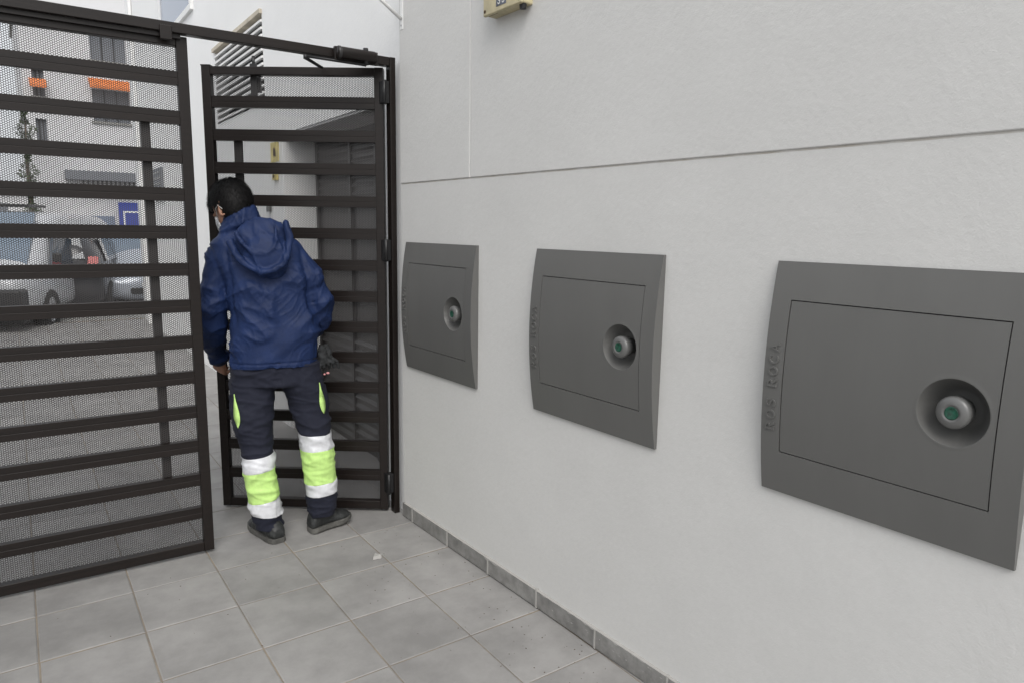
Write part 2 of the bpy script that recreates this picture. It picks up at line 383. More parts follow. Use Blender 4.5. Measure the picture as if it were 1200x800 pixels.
def door_mesh():
    R0 = .074
    def f(x, z):
        r = sqrt((x-KX)**2+(z-KZ)**2); d = depth(z)-.0012
        if r < R0:
            t = r/R0
            d -= .060*min(1, ((1-t**3.0)*1.18))
        elif r < R0+.004: d += .0006*sin(pi*(r-R0)/.004)
        return d
    g = .0026; b = MB()
    # coarse grid outside, polar patch round the dish
    m = bpy.data.meshes.new('door'); bm = bmesh.new()
    x0, x1, z0, z1 = -DX+g, DX-g, DZ0+g, DZ1-g
    nr = [.0]+[R0*t for t in (.2, .35, .48, .58, .66, .73, .79, .84, .88, .915, .945, .97, .985, 1.0)]+[R0+.0015, R0+.004, R0+.012]
    nk = 96; ringv = []
    cvert = bm.verts.new((KX, -f(KX, KZ), KZ))
    for r in nr[1:]:
        ringv.append([bm.verts.new((KX+r*cos(2*pi*k/nk), -f(KX+r*cos(2*pi*k/nk), KZ+r*sin(2*pi*k/nk)), KZ+r*sin(2*pi*k/nk))) for k in range(nk)])
    for k in range(nk): bm.faces.new((cvert, ringv[0][k], ringv[0][(k+1) % nk]))
    for i in range(len(ringv)-1):
        for k in range(nk): bm.faces.new((ringv[i][k], ringv[i+1][k], ringv[i+1][(k+1) % nk], ringv[i][(k+1) % nk]))
    # outward rings blending from circle to rectangle
    def rect_pt(a):
        dx, dz = cos(a), sin(a); ts = []
        if dx > 1e-9: ts.append((x1-KX)/dx)
        if dx < -1e-9: ts.append((x0-KX)/dx)
        if dz > 1e-9: ts.append((z1-KZ)/dz)
        if dz < -1e-9: ts.append((z0-KZ)/dz)
        t = min(ts); return KX+dx*t, KZ+dz*t
    angs = [2*pi*k/nk for k in range(nk)]
    out = [rect_pt(a) for a in angs]
    for (cx_, cz_) in ((x0, z0), (x1, z0), (x0, z1), (x1, z1)):   # snap nearest samples to the corners
        k = min(range(nk), key=lambda k: (out[k][0]-cx_)**2+(out[k][1]-cz_)**2); out[k] = (cx_, cz_)
    last = ringv[-1]; rr = nr[-1]
    for t in (.12, .25, .4, .55, .7, .85, 1.0):
        cur = []
        for k in range(nk):
            ax, az = KX+rr*cos(angs[k]), KZ+rr*sin(angs[k]); x = ax+(out[k][0]-ax)*t; z = az+(out[k][1]-az)*t
            cur.append(bm.verts.new((x, -f(x, z), z)))
        for k in range(nk): bm.faces.new((last[k], cur[k], cur[(k+1) % nk], last[(k+1) % nk]))
        last = cur
    back = [bm.verts.new((v.co.x, .0, v.co.z)) for v in last]
    sidef = [bm.faces.new((last[k], back[k], back[(k+1) % nk], last[(k+1) % nk])) for k in range(nk)]
    bmesh.ops.recalc_face_normals(bm, faces=bm.faces)
    for e in bm.edges: e.smooth = len(e.link_faces) == 2 and e.calc_face_angle(0) < radians(50)
    for fa in bm.faces: fa.smooth = True
    bm.to_mesh(m); bm.free(); return m
def stroke(mb, pts, w_, d0, d1, closed=False, curved=False):
    """ribbon of width w_ along 2D points (x,z), raised from d0 to d1 in -y"""
    P = [Vector((p[0], p[1])) for p in pts]; n = len(P); A = []; B = []
    for i in range(n):
        a = P[(i-1) % n] if (closed or i) else P[0]; b = P[(i+1) % n] if (closed or i < n-1) else P[-1]
        t = (b-a).normalized(); nn = Vector((-t.y, t.x))*w_/2
        A.append(P[i]+nn); B.append(P[i]-nn)
    V = []
    for i in range(n):
        for q, dd in ((A[i], d0), (A[i], d1), (B[i], d1), (B[i], d0)): V.append((q.x, -(dd+(depth(q.y) if curved else 0)), q.y))
    F = []
    m_ = n if closed else n-1
    for i in range(m_):
        j = (i+1) % n
        for k in range(4): F.append((i*4+k, i*4+(k+1) % 4, j*4+(k+1) % 4, j*4+k))
    if not closed: F += [(0, 1, 2, 3), ((n-1)*4+3, (n-1)*4+2, (n-1)*4+1, (n-1)*4)]
    mb.add(V, F)
def glyph(ch):
    """serif capitals on a 1 x 1.0 em: list of (points, weight, closed)"""
    arc = lambda cx, cy, rx, ry, a0, a1, n=14: [(cx+rx*cos(radians(a0+(a1-a0)*k/n)), cy+ry*sin(radians(a0+(a1-a0)*k/n))) for k in range(n+1)]
    T, t = .17, .08
    if ch == 'R': return [([(.22, 0), (.22, 1)], T, 0), ([(.06, .03), (.40, .03)], t, 0), ([(.06, .97), (.45, .97)], t, 0),
                          (arc(.45, .74, .30, .23, 90, -90), T*.8, 0), ([(.22, .51), (.5, .51)], t, 0), ([(.48, .5), (.84, .03), (.98, .03)], T*.9, 0)]
    if ch == 'O': return [(arc(.5, .5, .40, .47, 0, 345, 22), T*.85, 1)]
    if ch == 'S': return [(arc(.5, .74, .28, .23, 20, 270, 12)+arc(.5, .27, .30, .24, 90, -160, 12), T*.8, 0), ([(.80, .72), (.80, .98)], t, 0), ([(.18, .02), (.18, .30)], t, 0)]
    if ch == 'C': return [(arc(.52, .5, .42, .47, 45, 315, 18), T*.85, 0), ([(.84, .68), (.84, .97)], t, 0)]
    if ch == 'A': return [([(.10, .02), (.47, 1)], t, 0), ([(.47, 1), (.86, .02)], T, 0), ([(.25, .36), (.72, .36)], t, 0), ([(.0, .03), (.24, .03)], t, 0), ([(.68, .03), (1.02, .03)], t, 0)]
    return []
def letters_mesh(word, first):
    mb = MB(); pos = 0.; H_ = .026; Wd = .030; z0 = .985; xb = -.2665
    pos += first
    for ch in word:
        for pts, wt, cl in glyph(ch):
            P = [(xb-p[1]*H_, z0+pos+p[0]*Wd*.84) for p in pts]
            stroke(mb, P, wt*.032, -.002, .0034, bool(cl), True)
        pos += .0315
    return mb.me('raised_lettering')
def knob_mesh():
    prof = [(.0, .034), (.024, .034), (.025, .004), (.0335, -.004), (.0350, -.018), (.0360, -.027), (.0352, -.0315), (.0325, -.0355), (.027, -.0385), (.021, -.0402), (.0170, -.0405), (.0162, -.0388), (.0146, -.0386)]
    m = MB().lathe(prof, 48, 'y', (KX, 0, KZ)).me('knob'); return m
def insert_mesh():
    mb = MB().lathe([(.0, -.036), (.0144, -.0375), (.0144, -.0392), (.0126, -.0398), (.0115, -.0392), (.0, -.0391)], 28, 'y', (KX, 0, KZ))
    return mb.me('lock_insert')
FM, DM, LM, KM, IM = frame_mesh(), door_mesh(), (letters_mesh('ROS', 0), letters_mesh('ROCA', .1165)), knob_mesh(), insert_mesh()
BACK = MB().box(-DX-.006, DX+.006, .058, .066, DZ0-.006, DZ1+.006).me('back_plate')
for i, (yc, sx, lab) in enumerate(((.7445, .968, 'large dark grey steel wall hatch nearest the camera, at the right edge of the photo'),
                               (1.737, 1., 'dark grey steel wall hatch in the middle of the row, with a green-centred knob'),
                               (2.752, 1., 'smallest looking dark grey wall hatch, farthest in the row, next to the gate post'))):
    h = empty('wall_hatch', (WX, yc, 0), -pi/2, lab, 'wall hatch', 'grey hatches set in a row in the wall'); h.scale.x = sx
    link('frame', FM, M['panel'], h); link('back_plate', BACK, M['gap'], h)
    d = link('door', DM, M['panel'], h)
    k = link('knob', KM, M['knob'], d, smooth=True); k.location.y = -.004
    g = link('lock_insert', IM, M['green'] if i < 2 else M['green'], d, smooth=True); g.location.y = -.004
    for wm in LM: link('raised_lettering', wm, M['panel'], h)

# ------------------------------------------------------------------ junction box and bracket on the wall
jb = empty('junction_box', (WX, 2.222, 2.303), -pi/2, 'aged beige plastic junction box high on the wall, cut by the top of the photo', 'junction box')
box('box_body', -.115, .115, -.045, -.0005, 0, .30, M['beige'], jb, bevel=.006)
box('box_lid', -.120, .120, -.061, -.0455, -.003, .303, M['beige'], jb, bevel=.006)
box('sticker', -.032, .030, -.0622, -.0612, .016, .20, M['sticker'], jb, bevel=0)
tx = MB()
for (cx_, ch) in ((-.014, 'S'), (.012, 'S')):
    for pts, wt, cl in glyph(ch): stroke(tx, [(cx_-.010+p[0]*.020, .022+p[1]*.026) for p in pts], wt*.028, .0623, .0628, bool(cl))
tx.obj('sticker_lettering', M['paper'], jb)
for sx in (-.106, .106): MB().lathe([(0, -.0625), (.0062, -.0622), (.0066, -.058), (.0066, -.05)], 12, 'y', (sx, 0, .014)).obj('lid_screw', M['brownrust'], jb)
MB().lathe([(0, -.016), (.012, -.014), (.014, .004)], 14, 'z', (.098, -.035, -.002)).obj('cable_gland', M['black'], jb)
box('rust_streak', -.10, -.04, -.050, -.046, -.0018, .004, M['brownrust'], jb, bevel=0)
bk = empty('wall_bracket', (WX, 3.098, 2.42), 0, 'white metal angle bracket at the corner of the wall, above the gate post', 'bracket')
box('strap', -.0055, -.0002, -.014, .014, 0, .26, M['white'], bk, bevel=.001)
MB().tube([(-.008, 0, .048), (-.21, 0, .175)], .0085, 8).obj('strut', M['white'], bk, smooth=True)
box('arm', -.30, -.006, -.012, .012, .17, .185, M['white'], bk, bevel=.001)
MB().lathe([(0, -.008), (.0045, -.008), (.005, -.0058)], 8, 'x', (0, 0, .018)).obj('bolt', M['rim'], bk)

# ------------------------------------------------------------------ gate
def perf_mesh(w_, h_, P=.0087, rh=.00365):
    dx = P*sqrt(3)/2; nx = int(w_/dx); nz_ = int(h_/P)
    an = np.arange(6)*pi/3; R = P/sqrt(3)
    cell = np.concatenate([np.stack([R*np.cos(an), np.zeros(6), R*np.sin(an)], 1), np.stack([rh*np.cos(an), np.zeros(6), rh*np.sin(an)], 1)])
    I, J = np.meshgrid(np.arange(nx), np.arange(nz_), indexing='ij'); I = I.ravel(); J = J.ravel()
    cen = np.stack([I*dx+dx/2, np.zeros(len(I)), J*P+P/2+(I % 2)*P/2], 1)
    V = (cen[:, None, :]+cell[None]).reshape(-1, 3)
    q = np.array([[k, (k+1) % 6, 6+(k+1) % 6, 6+k] for k in range(6)])
    F = (q[None]+(np.arange(len(I))*12)[:, None, None]).reshape(-1, 4)
    m = bpy.data.meshes.new('perforated_sheet')
    m.vertices.add(len(V)); m.vertices.foreach_set('co', V.astype('f').ravel())
    m.loops.add(F.size); m.loops.foreach_set('vertex_index', F.astype('i').ravel())
    m.polygons.add(len(F)); m.polygons.foreach_set('loop_start', np.arange(0, F.size, 4, dtype='i'))
    m.update(calc_edges=True); return m
BARZ = [2.096-.1581*k for k in range(13)]
def leaf(root, x0, x1, mull, mull_side=1, ztop=2.262, z0=.012):
    sw = .043
    box('stile', x0, x0+sw, 0, .042, z0, ztop, M['gate'], root, bevel=.003)
    box('stile', x1-sw, x1, 0, .042, z0, ztop, M['gate'], root, bevel=.003)
    box('rail', x0+sw, x1-sw, .001, .041, ztop-.040, ztop-.001, M['gate'], root, bevel=.003)
    box('rail', x0+sw, x1-sw, .001, .041, z0+.001, z0+.046, M['gate'], root, bevel=.003)
    g_ = [(0, -.0275), (.030, -.0275), (.030, .0275), (0, .0275), (0, .0012), (.0011, .0006), (.0011, -.0006), (0, -.0012)]
    bar = MB().rings([[(x, a_, b_) for a_, b_ in g_] for x in (x0+sw-.001, x1-sw+.001)]).me('bar')
    for z in BARZ:
        o = link('bar', bar, M['gate'], root, bevel=.0022); o.location = (0, .005, z)
    ms = perf_mesh(x1-x0-2*sw+.02, ztop-z0-.07)
    o = link('perforated_sheet', ms, M['mesh'], root); o.location = (x0+sw-.01, .0375, z0+.035)
    box('mullion', mull, mull+.036, .0385, .064, BARZ[11]-.01, BARZ[1]+.01, M['gate'], root, bevel=.002)
gl = empty('fixed_gate_panel', (.7535, 3.253, 0), -.0524, 'wide dark brown slatted gate panel with perforated sheet, filling the left of the photo', 'gate')
leaf(gl, -1.62, 0, -.189)
gr = empty('open_gate_leaf', (.928, 3.766, 0), -math.atan2(.6237, .782), 'narrower dark brown slatted gate leaf standing open behind the man', 'gate')
leaf(gr, 0, .891, .130)
box('stile_cap', -.002, .045, -.001, .043, 2.262, 2.268, M['gate'], gr, bevel=.001)
# slide bolt seen through the top of the leaf
bo = box('bolt_plate', .222, .256, .045, .060, 2.13, 2.285, M['black'], gr, bevel=.004)
MB().tube([(.240, .053, 2.27), (.240, .053, 2.32)], .008, 8).obj('bolt_rod', M['black'], bo, smooth=True)
box('bolt_housing', .226, .268, .060, .078, 2.15, 2.22, M['black'], bo, bevel=.004)
# frame: post, beam, hinges
gf = empty('gate_frame', (WX, 3.168, 0), -.0524, 'dark brown top beam and wall post that the two gate leaves hang in', 'gate frame')
box('post', -.030, -.001, .000, .050, 0, 2.307, M['gate'], gf, bevel=.003)
box('beam', -2.60, -.030, .002, .048, 2.266, 2.306, M['gate'], gf, bevel=.003)
box('beam_stop', -2.60, -.95, .020, .0345, 2.248, 2.2655, M['gate'], gf, bevel=0)
box('far_post', -2.648, -2.602, .000, .05, 0, 2.307, M['gate'], gf, bevel=.003)
for z in (2.145, 1.385, .165):
    o = box('hinge', -.066, -.028, .012, .055, z-.052, z+.052, M['black'], gf, bevel=.003)
    MB().lathe([(.006, -.055), (.009, -.054), (.009, .054), (.006, .055)], 12, 'z', (-.058, .008, z)).obj('hinge_pin', M['black'], o, smooth=True)
# clip on the beam over the stile
box('latch_keeper', -1.030, -.985, -.012, .002, 2.232, 2.288, M['gate'], gf, bevel=.003)
# door closer
dc = empty('door_closer', (1.455, 3.135, 2.262), -.0524, 'dark brown hydraulic closer with folding arm on the beam above the open leaf', 'door closer')
MB().lathe([(0, -.095), (.020, -.094), (.025, -.088), (.0265, -.07), (.0265, .085), (.024, .093), (0, .096)], 20, 'x', (.0, 0, .018)).obj('cylinder_body', M['gate'], dc, smooth=True)
MB().lathe([(.0268, -.090), (.0282, -.088), (.0282, -.078), (.0268, -.076)], 20, 'x', (0, 0, .018), cap=False).obj('end_ring', M['garage'], dc, smooth=True)
box('mounting_plate', -.10, .11, .010, .031, -.012, .046, M['gate'], dc, bevel=.003)
MB().lathe([(0, -.028), (.012, -.028), (.012, .045), (0, .047)], 14, 'z', (.045, 0, .008)).obj('spindle', M['black'], dc, smooth=True)
# arm: from the spindle to an elbow, then back to the leaf top
a1 = MB().tube([(.045, .0, -.022), (-.225, .04, -.012)], .0055, 8, flat=2.0, upv=(0, 0, 1)); a1.lathe([(0, -.010), (.010, -.010), (.010, .008), (0, .008)], 12, 'z', (-.225, .04, -.014)); a1.obj('main_arm', M['black'], dc, smooth=True)
MB().tube([(-.222, .042, -.020), (-.085, .235, -.008)], .0060, 8, flat=1.8).obj('link_arm', M['black'], dc, smooth=True)

# ------------------------------------------------------------------ facade beyond the gate
UF, UG = 1.60, 1.83
fc = empty('side_building', (0, 0, 0), TA, 'white building along the right of the passage beyond the gate, with garage recess and louvres', 'building')
VE = 12.3; ZR = 2.135; V0 = 3.17
LV = (5.47, 6.93, 2.40, 3.05)      # louvre opening v0 v1 z0 z1
WN = (7.70, 9.45, 3.56, 4.9)
b = MB()
TH = 2.2
# facade skin as blocks round the openings
b.box(UF, UF+TH, V0, 5.10, ZR, 6.6); b.box(UF, UF+TH, V0, 3.47, -.16, ZR)
b.box(UF, UF+TH, 5.10, LV[0], -.16, 6.6); b.box(UF, UF+TH, LV[0], LV[1], -.16, LV[2]); b.box(UF, UF+TH, LV[0], LV[1], LV[3], 6.6)
b.box(UF, UF+TH, LV[1], WN[0], -.16, 6.6); b.box(UF, UF+TH, WN[0], WN[1], -.16, WN[2]); b.box(UF, UF+TH, WN[0], WN[1], WN[3], 6.6)
b.box(UF, UF+TH, WN[1], VE, -.16, 6.6)
b.obj('facade_wall', M['wall2'], fc)
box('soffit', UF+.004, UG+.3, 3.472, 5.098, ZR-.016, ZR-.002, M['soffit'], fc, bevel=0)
box('reveal', UF+.004, UG+.02, 5.08, 5.098, -.05, ZR-.018, M['wall2'], fc, bevel=0)
# garage door
gd = box('garage_door', UG+.012, UG+.05, 3.472, 5.078, -.05, ZR-.018, M['garage'], fc, bevel=0)
for v in (3.62, 4.02, 4.42, 5.03): box('door_post', UG-.008, UG+.012, v, v+.035, 0, ZR-.02, M['garage'], gd, bevel=.002)
sl_me = MB().add([(0, 0, 0), (-.016, 0, -.022), (-.016, 0, -.026), (.0, 0, -.006), (0, 1, 0), (-.016, 1, -.022), (-.016, 1, -.026), (0, 1, -.006)],
                 [(0, 1, 2, 3), (7, 6, 5, 4), (0, 4, 5, 1), (1, 5, 6, 2), (2, 6, 7, 3), (3, 7, 4, 0)]).me('door_slat'); sl_me.materials.append(M['garage'])
zz = [1.66+.052*k for k in range(9)]+[.05+.062*k for k in range(12)]
for z in zz:
    o = link('door_slat', sl_me, None, gd); o.location = (UG+.013, 3.475, z+.02); o.scale = (1, 1.60, 1.1)
# louvre vent
for k in range(int((LV[3]-.04-LV[2])/.050)+1):
    z = LV[2]+.012+k*.050
    if z > LV[3]-.05: break
    V = [(UF-.012, z), (UF-.012, z+.017), (UF+.03, z+.029), (UF+.03, z+.014)]
    MB().rings([[(u, LV[0]+.002, zq) for u, zq in V], [(u, LV[1]-.002, zq) for u, zq in V]]).obj('louvre_slat', M['white'], fc)
box('louvre_back', UF+.10, UF+.12, LV[0], LV[1], LV[2], LV[3], M['dark'], fc, bevel=0)
box('louvre_lintel', UF-.022, UF+.05, LV[0]-.01, LV[1]+.03, LV[3]-.032, LV[3]+.002, M['lintel'], fc, bevel=.004)
# window
wf = MB(); f_ = .06
wf.box(UF-.03, UF+.03, WN[0], WN[1], WN[2], WN[2]+f_).box(UF-.03, UF+.03, WN[0], WN[1], WN[3]-f_, WN[3])
wf.box(UF-.029, UF+.029, WN[0], WN[0]+f_, WN[2]+f_, WN[3]-f_).box(UF-.029, UF+.029, WN[1]-f_, WN[1], WN[2]+f_, WN[3]-f_)
wo = wf.obj('window_frame', M['white'], fc, bevel=.004)
box('pane', UF-.008, UF+.004, WN[0]+f_, WN[1]-f_, WN[2]+f_, WN[3]-f_, M['glass'], wo, bevel=0)
# expansion joint and pipe on the facade
box('rain_pipe', UF-.05, UF-.004, 11.6, 11.66, 0, 6.6, M['white'], fc, bevel=.01)
# notices and boxes
def sm(name, v0, v1, z0, z1, d, m, label, cat, z2=None):
    e = empty(name, uv(UF, (v0+v1)/2, z0), TA, label, cat); h = (v1-v0)/2
    box('panel', -d, -.001, -h, h, 0, z1-z0, m, e, bevel=.002); return e
n = sm('safety_notice', 5.17, 5.36, 1.955, 2.095, .006, M['yellow'], 'yellow notice with a dark picture on the white wall, seen through the open gate leaf', 'sign')
MB().add([(-.0075, -.035, .04), (-.0075, .035, .04), (-.0075, .02, .10), (-.0075, -.02, .10)], [(0, 1, 2, 3)]).obj('pictogram', M['brownrust'], n)
box('notice_foot', -.0062, -.001, -.03, .03, -.09, -.006, M['paper'], n, bevel=0)
n = sm('wall_button', 5.20, 5.30, 1.825, 1.875, .02, M['yellow'], 'small square yellow button box below the yellow notice', 'button box')
MB().lathe([(0, -.026), (.012, -.025), (.013, -.02)], 12, 'x', (0, 0, .025)).obj('push_button', M['brownrust'], n)
n = sm('door_phone', 5.40, 5.46, 1.60, 1.70, .025, M['knob'], 'grey door phone on the white wall just above the man\'s collar', 'door phone')
MB().box(-.027, -.0255, -.02, .02, .055, .085).obj('speaker_grille', M['black'], n)
n = sm('meter_cover', 7.20, 7.34, 2.25, 2.62, .03, M['white'], 'slim white cover on the white wall between the two gate leaves', 'cover')
for z in (.04, .10, .33): MB().box(-.033, -.0305, -.05, .05, z, z+.018).obj('cover_slot', M['shutter'], n)
n = sm('grey_vent', 9.9, 10.6, 1.80, 2.2, .03, M['shutter'], 'small dark vent on the passage wall behind the right end of the wide gate panel', 'vent')
for k in range(5): MB().box(-.036, -.0305, -.3, .3, .05+k*.07, .075+k*.07).obj('vent_slat', M['knob'], n)

# ------------------------------------------------------------------ far building across the street
fb = empty('apartment_building', uv(0, 26, 0), TA, 'pale apartment building across the street with orange awnings over dark windows', 'building')
bw = MB(); X0, X1, ZTOP = .55, 16, 8.6
wins = [(2.36, 3.33, 6.45, 7.75), (2.32, 3.34, 4.62, 5.60), (.80, 1.10, 5.2, 5.98), (.80, 1.08, 3.9, 4.55), (5.0, 6.0, 6.45, 7.75), (5.0, 6.0, 4.62, 5.6), (7.6, 8.6, 6.45, 7.75), (7.6, 8.6, 4.62, 5.6)]
xs = sorted(set([X0, X1]+[w_[0] for w_ in wins]+[w_[1] for w_ in wins])); zs = sorted(set([-.2, ZTOP]+[w_[2] for w_ in wins]+[w_[3] for w_ in wins]))
for i in range(len(xs)-1):
    for j in range(len(zs)-1):
        cx_, cz_ = (xs[i]+xs[i+1])/2, (zs[j]+zs[j+1])/2
        if any(w_[0] < cx_ < w_[1] and w_[2] < cz_ < w_[3] for w_ in wins): continue
        bw.box(xs[i], xs[i+1], 0, .3, zs[j], zs[j+1])
bw.box(X0, X1, .31, 9, -.2, ZTOP-.01)
bw.obj('facade_wall', M['farwall'], fb)
box('parapet', X0-.08, X1+.08, -.08, 9.1, ZTOP, ZTOP+.12, M['stone'], fb, bevel=.01)
for w_ in wins:
    f_ = box('window', w_[0], w_[1], .12, .16, w_[2], w_[3], M['shutter'], fb, bevel=0)
    for k in range(1, 3): box('window_bar', w_[0]+(w_[1]-w_[0])*k/3-.015, w_[0]+(w_[1]-w_[0])*k/3+.015, .08, .118, w_[2], w_[3], M['dark'], f_, bevel=0)
    box('window_sill', w_[0]-.06, w_[1]+.06, -.06, .02, w_[2]-.07, w_[2]-.002, M['stone'], f_, bevel=0)
for (x0, x1, z0, z1) in ((2.25, 3.46, 5.58, 5.90), (.72, 1.14, 5.42, 5.70), (4.9, 6.1, 5.58, 5.9), (7.5, 8.7, 5.58, 5.9)):
    MB().rings([[(x, 0, z1), (x, -.06, z1), (x, -.42, z0+.06), (x, -.42, z0-.02), (x, -.38, z0-.02), (x, 0, z1-.1)] for x in (x0, x1)]).obj('awning', M['orange'], fb)
# balcony railing band, shop front
box('canopy', 1.42, 3.45, -.5, -.01, 2.78, 3.06, M['shutter'], fb, bevel=.01)
for k in range(13): box('baluster', 1.86+k*.125, 1.91+k*.125, -.42, -.37, 2.60, 2.778, M['dark'], fb, bevel=0)
box('shop_window', 1.93, 2.70, -.03, -.005, .5, 1.70, M['glass'], fb, bevel=0)
sg = empty('shop_sign', uv(0, 26, 0), TA, 'blue square shop sign with a white bracket shape, hanging by the street', 'sign')
box('board', 2.80, 3.36, -.30, -.24, .93, 2.14, M['blue'], sg, bevel=.01)
box('emblem', 2.92, 2.97, -.312, -.302, 1.05, 1.87, M['white'], sg, bevel=0)
for z in (1.05, 1.82): box('emblem', 2.972, 3.36, -.312, -.302, z, z+.05, M['white'], sg, bevel=0)
box('hanger', 3.05, 3.10, -.24, -.002, 1.6, 1.65, M['dark'], sg, bevel=0)
# block behind to the left: lower pale house
hb = empty('low_white_house', uv(0, 30, 0), TA, 'low white house behind the van at the far left of the street', 'building')
box('house_wall', -9, .50, 0, 7, -.2, 2.5, M['farwall'], hb, bevel=0)
for x in (-7, -4.6, -2.2, -.9): 
    o = box('window', x, x+.8, -.02, -.004, 1.0, 2.1, M['shutter'], hb, bevel=0)
box('roof_slab', -9.2, .62, -.2, 7.2, 2.5, 2.62, M['stone'], hb, bevel=.01)

# slender dark tree in front of the building
te = empty('slender_tree', uv(.50, 24.9, .02), 0, 'slender dark tree in front of the left corner of the apartment building', 'tree')
MB().tube([(0, 0, 0), (.02, .01, 1.4), (-.02, .02, 3.0), (.02, 0, 4.3)], [.06, .05, .04, .015], 8).obj('trunk', M['bark'], te, smooth=True)
cr = MB(); rr = random.Random(3)
for k in range(1000):
    z = 1.7+3.0*rr.random(); a = rr.uniform(0, 2*pi); wd = (.17+.08*sin(z*5)+.06*sin(z*11+1))*(1 if z < 4.2 else .6); r = wd*sqrt(rr.random())
    p = Vector((r*cos(a), r*sin(a), z)); s_ = rr.uniform(.03, .07)
    d1 = Vector((rr.gauss(0, 1), rr.gauss(0, 1), rr.gauss(0, 1))).normalized(); d2 = d1.orthogonal().normalized()
    cr.add([p-d1*s_, p-d2*s_*.4, p+d1*s_, p+d2*s_*.4], [(0, 1, 2, 3)])
o = link('crown', cr.me('crown', False), M['leaf'], te)

# ------------------------------------------------------------------ vehicles
def wheel(parent, x, y, r=.31, wd=.19):
    s_ = 1 if y > 0 else -1
    t_ = MB().lathe([(r*.62, -wd/2), (r*.93, -wd/2), (r, -wd*.32), (r, wd*.32), (r*.93, wd/2), (r*.62, wd/2)], 24, 'y', (x, y, r), cap=False)
    to = t_.obj('tyre', M['tyre'], None, smooth=True)
    wo_ = empty('wheel', (0, 0, 0)); wo_.parent = parent; to.parent = wo_
    m_ = MB().lathe([(0, s_*wd*.30), (r*.16, s_*wd*.34), (r*.2, s_*wd*.22), (r*.60, s_*wd*.36), (r*.63, s_*wd*.45), (r*.63, -s_*wd*.4), (0, -s_*wd*.4)], 24, 'y', (x, y, r))
    m_.obj('rim', M['rim'], wo_, smooth=True)
def car(name, loc, heading, label, st, paint, wheels, length, glassm, plate=True, van=False, group=None):
    """st: stations (x, zbot, zbelt, zroof, halfbelt, halfroof); front is +x"""
    root = empty(name, loc, heading, label, 'van' if van else 'car', group)
    R = []
    for (x, zb, zl, zr, hb_, hr) in st:
        pr = [(hb_*.88, zb), (hb_, zb+.10), (hb_*1.005, (zb+zl)/2), (hb_, zl), (hb_*.5+hr*.5, (zl+zr)/2), (hr, zr-.05), (hr*.85, zr-.008), (hr*.4, zr+.012)]
        ring = [(x, -a, z) for a, z in pr]+[(x, a, z) for a, z in pr[::-1]]
        R.append(ring)
    body = MB().rings(R).obj('body', paint, root, smooth=True)
    m_ = body.modifiers.new('sub', 'SUBSURF'); m_.levels = 1; m_.render_levels = 1
    for x, y in wheels: wheel(root, x, y)
    return root
def quad_panel(name, P, m, parent, t=.012):
    P = [Vector(p) for p in P]; n = (P[1]-P[0]).cross(P[-1]-P[0]).normalized()
    mb = MB(); k = len(P); mb.add([p+n*t for p in P]+[p-n*t for p in P], [tuple(range(k)), tuple(range(2*k-1, k-1, -1))]+[(i, i+k, (i+1) % k+k, (i+1) % k) for i in range(k)])
    return mb.obj(name, m, parent)
# white van, nose towards the camera and to the left
hd = TA+radians(-90-21)
van = car('white_van', uv(-.74, 12.05, -.10), hd, 'white van with black bumper at the far left of the street, nose towards the gate',
          [(-4.5, .30, .86, 1.68, .86, .72), (-4.4, .26, .86, 1.72, .90, .78), (-2.0, .25, .86, 1.76, .92, .80), (-1.25, .25, .86, 1.74, .92, .78), (-.55, .25, .86, .92, .92, .76), (-.1, .25, .82, .90, .90, .74), (.10, .28, .80, .90, .84, .66), (.16, .32, .66, .76, .78, .6)],
          M['vanp'], [(-.75, -.84), (-.75, .84), (-3.6, -.84), (-3.6, .84)], 4.5, M['wglass'], van=True)
quad_panel('windscreen', [(-.55, -.72, .97), (-.55, .72, .97), (-1.22, .64, 1.71), (-1.22, -.64, 1.71)], M['wglass'], van, .03)
for s_ in (-1, 1):
    quad_panel('side_window', [(-.85, s_*.905, 0.93), (-1.75, s_*.915, 0.93), (-1.75, s_*.84, 1.56), (-1.25, s_*.84, 1.56)], M['cglass'], van, .02)
    quad_panel('side_window', [(-1.90, s_*.915, 0.93), (-3.0, s_*.915, 0.93), (-3.0, s_*.85, 1.56), (-1.90, s_*.85, 1.56)], M['cglass'], van, .02)
    quad_panel('headlight', [(.08, s_*.80, .72), (.08, s_*.56, .66), (.02, s_*.56, .88), (-.06, s_*.82, .92)], M['lamp'], van, .02)
    box('mirror', -.93, -.86, s_*.99-.06, s_*.99+.06, 1.0, 1.14, M['black'], van, bevel=.03)
box('bumper', -.05, .24, -.90, .90, .20, .68, M['black'], van, bevel=.05)
box('grille', .06, .20, -.5, .5, .70, .80, M['black'], van, bevel=.02)
box('roof_rack', -2.2, -1.5, -.6, .45, 1.82, 1.86, M['black'], van, bevel=.01)
